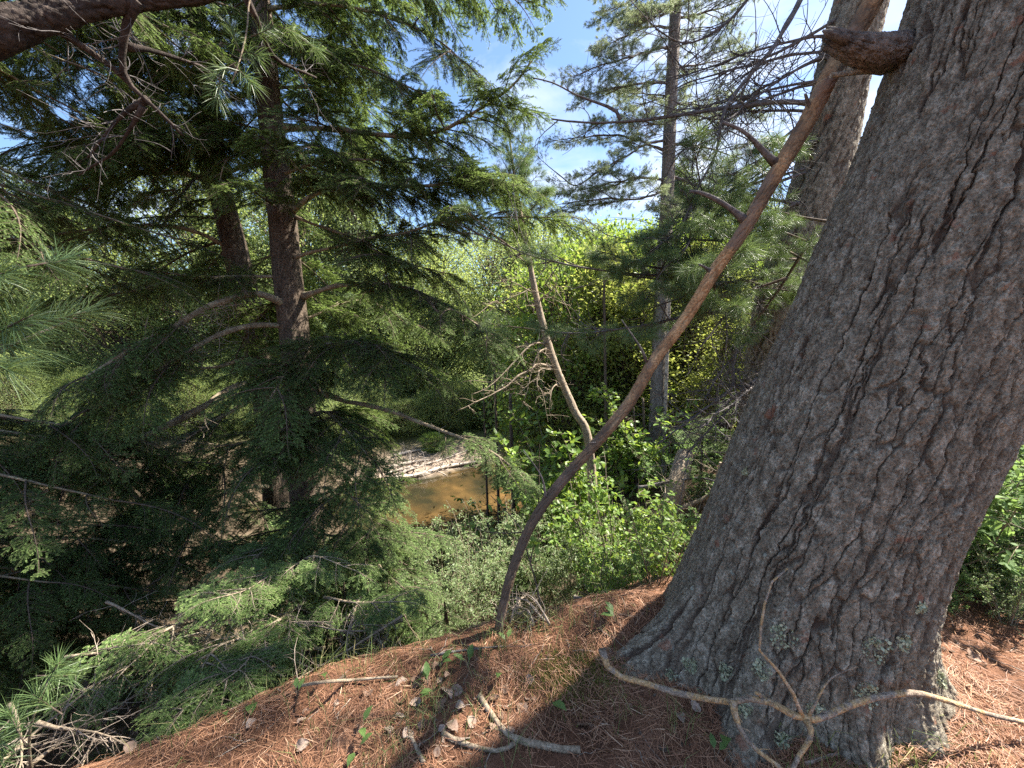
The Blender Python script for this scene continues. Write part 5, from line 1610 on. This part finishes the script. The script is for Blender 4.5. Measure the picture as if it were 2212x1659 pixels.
for px, d, top, lab, n_ in ((2150, 4.3, 950, 'young hemlock at the right edge behind the ferns', 10), (2250, 5.2, 700, 'hemlock sapling at the far right edge', 12)):
    p = ground_at(px, d)
    tt = P(px, top, d)
    t = thing('young_hemlock', p, lab, 'tree')
    tree_trunk(t, [[p[0], p[1], p[2] - 0.1, 0.03], [*(p * 0.5 + tt * 0.5), 0.02], [*tt, 0.006]], 'hemlock_bark', 12, 40, (0.03, 0.07), 0.003, 64)
    for i in range(n_ * 2):
        f = random.uniform(0.05, 1.0)
        s = p * (1 - f) + tt * f
        a = random.uniform(0, 6.28)
        link('spray', random.choice(HB_M + HB_S), t, frame_to(s, (math.cos(a), math.sin(a), random.uniform(-0.2, 0.3)), scale=random.uniform(0.6, 1.0), roll=random.gauss(0, 0.25)))
# leaflet sprig
sprig = thing('leafy_sprig', P(2200, 1140, 2.3), 'sprig of pale oval leaflets standing out beside the right side of the trunk', 'plant')
mb = MB()
a0, a1 = P(2230, 1150, 2.3), P(2085, 1110, 2.3)
sp = spline(np.array([a0, (a0 + a1) / 2 + np.array([0, 0, 0.02]), a1]), 12)
add_tubes(mb, sp, np.linspace(0.003, 0.0015, 12), 5, 0)
link('stem', mb.mesh('sprig_stem', [M['shrub_wood']]), sprig)
for i in range(9):
    k = 2 + i
    sgn = 1 if i % 2 else -1
    mb = MB()
    add_leaves(mb, sp[k:k + 1], np.array([[-0.45, 0.1, -0.75 * sgn]]), np.array([[0.1, -1, 0.3]]), [0.085], [0.042], 0, 0.75)
    link('leaflet', mb.mesh('leaflet', [M['fern_leaf']]), sprig)
bare = thing('dead_branch', P(2150, 1340, 2.8), 'bare yellowish twig lying low at the right edge beside the ferns', 'branch')
lo, sp = limb(bare, [P(1995, 1335, 2.7), P(2080, 1340, 2.7), P(2150, 1345, 2.7), P(2230, 1350, 2.7)], 0.006, 0.003, 'dead_twig', 6, 0.01, 'stem')
link('twig_spray', dead_twigs(sp, 10, 0.22, None, 777, rad=0.003, gravity=-0.2).mesh('twig_spray', [M['dead_twig']]), lo)

# logs and stump behind, between the pole and the great pine
p = ground_at(1480, 5.6)
back = [([(1440, 1110, 5.4), (1490, 1090, 5.4), (1540, 1060, 5.3), (1560, 1000, 5.2)], 0.045, 'dead_wood', 'grey dead branch rising beside the left edge of the great pine'), ([(1380, 1055, 5.8), (1440, 1040, 5.6), (1510, 1035, 5.4), (1560, 1045, 5.2)], 0.03, 'grey_branch', 'dead branch lying level behind the bright saplings'),
        ([(1300, 1280, 3.6), (1350, 1300, 3.4), (1410, 1290, 3.4), (1450, 1240, 3.6)], 0.03, 'grey_branch', 'dark fallen branch behind the needle mound'), ([(1240, 1290, 3.4), (1310, 1320, 3.2), (1360, 1340, 3.0)], 0.012, 'dead_twig', 'pale fallen twig behind the needle mound'),
        ([(1520, 1120, 5.0), (1480, 1190, 4.6), (1500, 1240, 4.4)], 0.015, 'dead_twig', 'drooping dead branch against the left of the great pine')]
for pts, r0, mt, lab in back:
    t = thing('dead_branch', P(*pts[0]), lab, 'branch')
    lo, sp = limb(t, [P(*q) for q in pts], r0, r0 * 0.4, mt, 7, 0.02, 'stem')
    link('twig_spray', dead_twigs(sp, 12, 0.4, None, int(pts[0][0]) + 900, rad=0.005, gravity=-0.3).mesh('twig_spray', [M['dead_twig']]), lo)
lg = px_path([(1450, 1090, 5.5, 40), (1465, 1040, 5.6, 40), (1475, 1000, 5.8, 38), (1480, 980, 5.9, 34)])
V, F, tone, _ = trunk_grid(lg, None, 40, 60, (0.06, 0.2), 0.01, 0.1, 66)
mb = MB()
mb.add(V, F, 0, tone)
tag(link('tree_stump', mb.mesh('tree_stump', [M['dead_wood']])), 'pale weathered stump right of the tall pine foot', 'stump')

# ------------------------------------------------------------------ 10. forest floor
# fallen needles
n = 75000
x = rng.uniform(-3.2, 3.6, n * 2)
y = rng.uniform(0.75, 5.0, n * 2)
keep = (rng.uniform(0, 1, n * 2) < np.interp(y, [0.75, 2.5, 5], [1, 0.6, 0.12])) & ((ground_h(x, y) > -0.75))
x, y = x[keep][:n], y[keep][:n]
thin = rng.uniform(0, 1, len(x)) < 0.55 + 0.7 * vnoise(np.stack([x * 3.1, y * 3.1, 0 * x], -1), 92)
x, y = x[thin], y[thin]
for _ in range(120):
    qx, qy = rng.uniform(-2.0, 2.6), rng.uniform(0.9, 2.6)
    x = np.append(x, qx + rng.normal(0, 0.03, 45))
    y = np.append(y, qy + rng.normal(0, 0.03, 45))
ka = rng.uniform(0, 6.283, 9000)
kr = 0.5 + np.abs(rng.normal(0, 0.3, 9000))
x = np.concatenate([x, 1.3 + kr * np.cos(ka)])
y = np.concatenate([y, 1.83 + kr * np.sin(ka)])
n = len(x)
ln = rng.uniform(0.04, 0.11, n)
lowf = vnoise(np.stack([x * 2.2, y * 2.2, 0 * x], -1), 91)
a = rng.uniform(0, math.pi * 2, n) * 0.75 + lowf * 2.0
up_ = rng.uniform(-0.12, 0.28, n)
z = ground_h(x, y)
d = np.stack([np.cos(a), np.sin(a), 0 * a], -1)
p0 = np.stack([x, y, z + rng.uniform(0.001, 0.014, n)], -1)
p2 = p0 + d * ln[:, None]
p2[:, 2] = ground_h(p2[:, 0], p2[:, 1]) + 0.002 + np.clip(up_, 0, 1) * ln + rng.uniform(0, 0.008, n)
pm = (p0 + p2) / 2 + np.c_[-d[:, 1], d[:, 0], 0.6 + 0 * a] * (rng.normal(0, 0.10, n) * ln)[:, None]
pm[:, 2] = np.maximum(pm[:, 2], ground_h(pm[:, 0], pm[:, 1]) + 0.002)
sd = np.stack([-d[:, 1], d[:, 0], rng.normal(0, 0.5, n)], -1) * rng.uniform(0.0006, 0.0012, n)[:, None]
V = np.stack([p0 - sd, p0 + sd, pm + sd, pm - sd, p2], 1).reshape(-1, 3)
o = (np.arange(n) * 5)[:, None]
tn = np.repeat(np.clip(0.42 + 0.12 * lowf + rng.normal(0, 0.19, n), 0, 1), 5)
mb = MB()
mb.add(V, o + np.array([[0, 1, 2, 3]]), 0, tn, smooth=False)
T3 = o + np.array([[3, 2, 4]])
mb.f.append(T3)
mb.m.append(np.zeros(len(T3), np.int32))
mb.s.append(np.zeros(len(T3), bool))
tag(link('pine_needle_litter', mb.mesh('pine_needle_litter', [M['litter_needle']])), 'carpet of fallen rusty pine needles on the crest', 'needles', kind='stuff')

# broken twigs and bark crumbs in the litter
n = 420
x, y = rng.uniform(-2.0, 2.8, n), rng.uniform(0.9, 3.2, n)
k_ = ground_h(x, y) > -0.5
x, y = x[k_], y[k_]
n = len(x)
a = rng.uniform(0, 6.283, n)
ln = rng.uniform(0.03, 0.16, n)
u = np.linspace(-0.5, 0.5, 5)
pt = np.stack([x[:, None] + np.cos(a)[:, None] * ln[:, None] * u, y[:, None] + np.sin(a)[:, None] * ln[:, None] * u], -1) + rng.normal(0, 0.004, (n, 5, 2))
pt = np.concatenate([pt, (ground_h(pt[..., 0], pt[..., 1]) + 0.006)[..., None]], -1)
mb = MB()
add_tubes(mb, pt, np.linspace(1, 0.6, 5)[None] * rng.uniform(0.001, 0.003, n)[:, None], 5, 0)
m_ = 900
x, y = rng.uniform(-2.0, 2.8, m_), rng.uniform(0.9, 3.0, m_)
rr_ = np.hypot(x - 1.3, y - 1.8)
k_ = rng.uniform(0, 1, m_) < np.clip(1.6 - rr_, 0.12, 1)
x, y = x[k_], y[k_]
b0 = np.c_[x, y, ground_h(x, y) + 0.006]
add_leaves(mb, b0, rng.normal(0, 1, b0.shape) * np.array([1, 1, 0.25]), np.array([0, 0, 1.0]) + rng.normal(0, 0.3, b0.shape), rng.uniform(0.012, 0.035, len(b0)), rng.uniform(0.008, 0.02, len(b0)), 1, 0.4, 0.1, 0.1)
tag(link('twig_litter', mb.mesh('twig_litter', [M['dead_twig'], M['hemlock_bark']])), 'broken twigs and bark crumbs among the needles', 'litter', kind='stuff')

# grass blades, in sparse patches
gp = []
for px, py, k, s in ((930, 1540, 70, 0.07), (1010, 1470, 40, 0.07), (880, 1560, 40, 0.06), (520, 1520, 60, 0.12), (640, 1480, 70, 0.15), (760, 1450, 80, 0.15), (900, 1430, 60, 0.12), (1060, 1400, 70, 0.06), (240, 1640, 120, 0.06), (380, 1600, 30, 0.1), (830, 1640, 50, 0.08), (1180, 1350, 90, 0.08), (1120, 1340, 90, 0.06), (1280, 1340, 60, 0.1), (1480, 1580, 30, 0.05), (1350, 1545, 20, 0.04), (1850, 1600, 160, 0.14), (1960, 1560, 60, 0.1), (1100, 1590, 30, 0.1), (700, 1600, 40, 0.15), (1000, 1620, 40, 0.12), (1720, 1640, 60, 0.1)):
    q = G(px, py)
    xy = rng.normal(0, s, (k, 2)) + q[:2]
    gp.append(xy)
xy = np.concatenate(gp)
n = len(xy)
b0 = np.c_[xy, ground_h(xy[:, 0], xy[:, 1])]
hl = rng.uniform(0.04, 0.15, n)
lean = rng.normal(0, 0.5, (n, 2))
mid_ = b0 + np.c_[lean * 0.4, np.ones(n)] * (hl * 0.55)[:, None]
tip = b0 + np.c_[lean * 1.3, np.ones(n) * 0.85] * hl[:, None]
sd = norm(np.c_[rng.normal(0, 1, (n, 2)), np.zeros(n)]) * 0.0014
V = np.stack([b0 - sd, b0 + sd, mid_ + sd * 0.8, mid_ - sd * 0.8, tip], 1).reshape(-1, 3)
o = (np.arange(n) * 5)[:, None]
mb = MB()
mb.add(V, o + np.array([[0, 1, 2, 3]]), 0, np.repeat(rng.uniform(0.1, 1, n), 5), smooth=False)
T3 = o + np.array([[3, 2, 4]])
mb.f.append(T3)
mb.m.append(np.zeros(len(T3), np.int32))
mb.s.append(np.zeros(len(T3), bool))
tag(link('grass', mb.mesh('grass', [M['grass_blade']])), 'sparse thin grass blades sprouting through the needles', 'grass', kind='stuff')

# moss cushions
for px, py, r_, lab in ((1235, 1468, 0.11, 'yellow green moss cushion left of the great pine foot'), (1880, 1620, 0.12, 'mossy patch in front of the great pine at lower right')):
    q = G(px, py)
    k = 4200
    xy = rng.normal(0, r_ * 0.75, (k, 2)) * np.array([1.4, 0.8]) + q[:2]
    b0 = np.c_[xy, ground_h(xy[:, 0], xy[:, 1]) + 0.002]
    mb = MB()
    add_blades(mb, b0, b0 + np.c_[rng.normal(0, 0.006, (k, 2)), rng.uniform(0.006, 0.022, k)], rng.uniform(0.002, 0.004, k), 0, rng.uniform(0, 1, k))
    tag(link('moss_patch', mb.mesh('moss_patch', [M['moss']])), lab, 'moss', kind='stuff')


# sticks
def stick(name, label, branches, mat='stick_bark'):
    t = None
    for i, (pts, r0, r1) in enumerate(branches):
        w = []
        for q in pts:
            w.append(G(q[0], q[1], q[2] if len(q) > 2 else r0))
        w = np.array(w)
        if t is None:
            t = thing(name, w[0], label, 'branch')
        lo, sp = limb(t, w, r0, r1, mat, 9, 0.004, 'stem' if i == 0 else 'side_branch')
    return t


def free_stick(name, label, branches, mat='stick_bark', tw=0):
    t = None
    for i, (pts, r0, r1) in enumerate(branches):
        w = np.array([P(*q) for q in pts])
        if t is None:
            t = thing(name, w[0], label, 'branch')
        lo, sp = limb(t, w, r0, r1, mat, 9, 0.004, 'stem' if i == 0 else 'side_branch')
        if i < 2:
            link('spur', dead_twigs(sp, 7, 0.035, None, int(pts[0][1]), rad=0.0028, order=1, spread=0.7, gravity=0.2).mesh('spur', [M[mat]]), lo)
        if tw:
            link('twig_spray', dead_twigs(sp, tw, 0.12, None, int(pts[0][0]), rad=0.002, order=1).mesh('twig_spray', [M['dead_twig']]), lo)
    return t


free_stick('fallen_branch', 'long crooked peeling branch lying across the roots of the great pine', [
    ([(1300, 1402, 1.62), (1312, 1440, 1.60), (1340, 1462, 1.58), (1400, 1478, 1.55), (1460, 1497, 1.50), (1530, 1510, 1.45), (1590, 1515, 1.40), (1640, 1505, 1.37), (1690, 1530, 1.33), (1735, 1552, 1.30), (1775, 1550, 1.30), (1830, 1525, 1.32), (1900, 1505, 1.36), (1980, 1498, 1.42), (2060, 1520, 1.46), (2140, 1545, 1.48), (2230, 1565, 1.5)], 0.0115, 0.008),
    ([(1583, 1512, 1.40), (1590, 1560, 1.37), (1620, 1610, 1.33), (1670, 1650, 1.29), (1720, 1690, 1.26)], 0.010, 0.007),
    ([(1648, 1510, 1.37), (1640, 1500, 1.36), (1632, 1497, 1.35)], 0.007, 0.005),
    ([(1740, 1552, 1.30), (1750, 1590, 1.28), (1720, 1640, 1.25), (1700, 1690, 1.22)], 0.008, 0.006),
    ([(1735, 1550, 1.30), (1700, 1470, 1.32), (1640, 1400, 1.34), (1650, 1340, 1.36), (1660, 1270, 1.38), (1700, 1230, 1.40)], 0.005, 0.003),
    ([(1745, 1550, 1.30), (1790, 1470, 1.31), (1850, 1440, 1.33)], 0.004, 0.002)])
stick('fallen_branch', 'weathered grey stick bent in the middle, lying bottom centre', [([(1035, 1510), (1060, 1545), (1080, 1575), (1110, 1600), (1160, 1618), (1205, 1626), (1255, 1630)], 0.009, 0.013), ([(1085, 1580), (1060, 1575), (1040, 1590)], 0.005, 0.003)], 'dead_wood')
stick('fallen_branch', 'slim pale curved stick lying left of the bent grey stick', [([(955, 1588), (990, 1608), (1040, 1628), (1085, 1628), (1118, 1612)], 0.007, 0.009)], 'dead_wood')
stick('fallen_branch', 'long thin dark twig lying behind the green seedlings', [([(930, 1422), (1000, 1408), (1080, 1400), (1140, 1398), (1185, 1378)], 0.005, 0.003)], 'grey_branch')
stick('fallen_branch', 'pale twig end at the bottom edge below the great pine', [([(1740, 1659), (1790, 1640), (1830, 1638)], 0.006, 0.004)], 'dead_twig')
stick('fallen_branch', 'pale twig pair crossing the needles at the lower right', [([(1800, 1560), (1850, 1600), (1920, 1640)], 0.004, 0.003), ([(1850, 1600), (1900, 1590), (1960, 1600)], 0.003, 0.002)], 'dead_twig')
stick('fallen_branch', 'half buried grey branch running along the crest at the left', [([(420, 1560), (520, 1520), (640, 1490), (760, 1475), (860, 1470)], 0.010, 0.006)], 'dead_wood')
stick('fallen_branch', 'short grey stick lying in the leaf litter near the bottom edge', [([(880, 1580), (900, 1620), (915, 1659)], 0.007, 0.009)], 'dead_wood')

# broad green seedlings: each with its leaves
for i, (px, py, nl, sz, lab) in enumerate(((1080, 1470, 1, 0.075, 'single upright green leaf right of the seedling trio'), (1187, 1540, 1, 0.10, 'green leaf lying on open needles, bottom centre'), (925, 1500, 2, 0.08, 'green leaf pair above the grey leaf litter'), (900, 1520, 2, 0.07, 'low green leaf pair left of the litter heap'), (950, 1450, 3, 0.07, 'three leaved seedling at the crest, upper of the centre group'), (1010, 1445, 3, 0.075, 'three leaved seedling right end of the centre group'), (545, 1530, 1, 0.12, 'large folded green leaf on the sunlit needles'), (640, 1510, 2, 0.06, 'small leaf pair at the edge of the sunlit needles'), (700, 1478, 1, 0.07, 'pale green leaf at the sunlit crest'), (780, 1600, 2, 0.07, 'leaf pair beside tall grass blades, lower left of centre'), (770, 1635, 2, 0.07, 'leaf pair near the bottom edge, lower left of centre'), (1565, 1605, 1, 0.10, 'round green leaf in front of the great pine roots'), (485, 1545, 1, 0.06, 'small green leaf at the left end of the sunlit needles'), (1095, 1398, 2, 0.06, 'tiny leaf pair near the pole foot'), (1330, 1345, 3, 0.08, 'small leafy seedling behind the mound'), (1545, 1650, 2, 0.06, 'small leaf pair at the bottom edge before the great pine'))):
    q = G(px, py)
    t = thing('seedling', q, lab, 'seedling')
    for k in range(nl):
        mb = MB()
        a = random.uniform(0, 6.28) if nl > 1 else random.uniform(-2.6, -0.6)
        hgt = random.uniform(0.02, 0.06)
        top = q + np.array([math.cos(a) * 0.015, math.sin(a) * 0.015, hgt])
        add_tubes(mb, np.stack([q, (q + top) / 2, top]), np.array([0.0012, 0.001, 0.0008]), 4, 1)
        add_leaves(mb, top[None], np.array([[math.cos(a) * 0.8, math.sin(a) * 0.8, random.uniform(0.1, 0.7)]]), np.array([[-0.3 * math.cos(a), -0.3 * math.sin(a), 1.0]]), [sz * 0.8], [sz * 0.4], 0, random.uniform(0.3, 1), -0.25, 0.12)
        link('leaf', mb.mesh('seedling_leaf', [M['floor_leaf'], M['shrub_wood']]), t)

# dry fallen leaves
DL = []
for s in range(5):
    r = np.random.default_rng(200 + s)
    mb = MB()
    nx, ny = 9, 7
    U, Vv = np.meshgrid(np.linspace(0, 1, nx), np.linspace(-1, 1, ny))
    w = 0.5 * np.sin(np.pi * U ** 0.8) ** 0.8 * (1 + 0.12 * np.sin(U * 26))
    X = U
    Y = Vv * w * 0.75
    Z = 0.28 * Y ** 2 * 3 * r.uniform(0.2, 1.4) + 0.12 * np.sin(U * r.uniform(2, 5) + r.uniform(0, 6)) + 0.05 * r.normal(size=U.shape)
    i_ = np.arange(nx * ny).reshape(ny, nx)
    mb.add(np.stack([X, Y, Z], -1).reshape(-1, 3), np.stack([i_[:-1, :-1], i_[:-1, 1:], i_[1:, 1:], i_[1:, :-1]], -1).reshape(-1, 4), 0, 0.5)
    DL.append(mb.mesh('dry_leaf', [M['dry_leaf']]))
spots = []
for (px, py, k, sx, sy) in ((960, 1470, 12, 60, 40), (1010, 1500, 10, 60, 40), (950, 1560, 12, 60, 50), (1080, 1560, 8, 120, 40), (860, 1600, 8, 80, 40), (680, 1560, 8, 150, 40), (1240, 1450, 5, 80, 30), (1450, 1540, 6, 100, 40), (760, 1470, 6, 90, 12), (1950, 1500, 5, 80, 60), (2120, 1450, 5, 60, 50), (330, 1610, 4, 60, 20)):
    for _ in range(k):
        spots.append((px + random.gauss(0, sx), py + random.gauss(0, sy * 0.7)))
for px, py in spots:
    if py < 1395 or py > 1690:
        continue
    q = G(px, py, 0.006)
    o = link('dry_leaf', random.choice(DL), None, Matrix.Translation([float(v) for v in q]) @ Matrix.Rotation(random.uniform(0, 6.28), 4, 'Z') @ Matrix.Rotation(random.gauss(0, 0.4), 4, 'X') @ Matrix.Rotation(random.gauss(0, 0.3), 4, 'Y') @ Matrix.Scale(random.uniform(0.03, 0.065), 4))
    tag(o, 'curled dry brown leaf lying on the needle carpet', 'dry leaf', 'dry leaves scattered over the needles')

# unseen hemlock added outside the picture to cast shade on the ground
for i, (x, y, h) in enumerate(((11.0, 4.0, 13),)):
    z = gh(x, y)
    t = thing('hemlock_tree', (x, y, z), ['hemlock standing beyond the great pine, outside the right edge', 'hemlock farther right, outside the picture', 'hemlock behind the viewer at the right', 'hemlock behind the viewer at the left', 'hemlock far right, outside the picture'][i], 'tree')
    mb = MB()
    sp = spline(np.array([[x, y, z - 0.3], [x, y, z + h]]), 10)
    add_tubes(mb, sp, np.linspace(0.22, 0.03, 10), 8, 0)
    link('trunk', mb.mesh('trunk', [M['hemlock_bark']]), t)
    for k in range(90):
        f = random.uniform(0.2, 1.0)
        a = random.uniform(0, 6.28)
        link('bough', random.choice(HB_L), t, frame_to((x, y, z + h * f), (math.cos(a), math.sin(a), random.uniform(-0.25, 0.15)), scale=random.uniform(1.0, 1.7) * (1.25 - f * 0.8)))
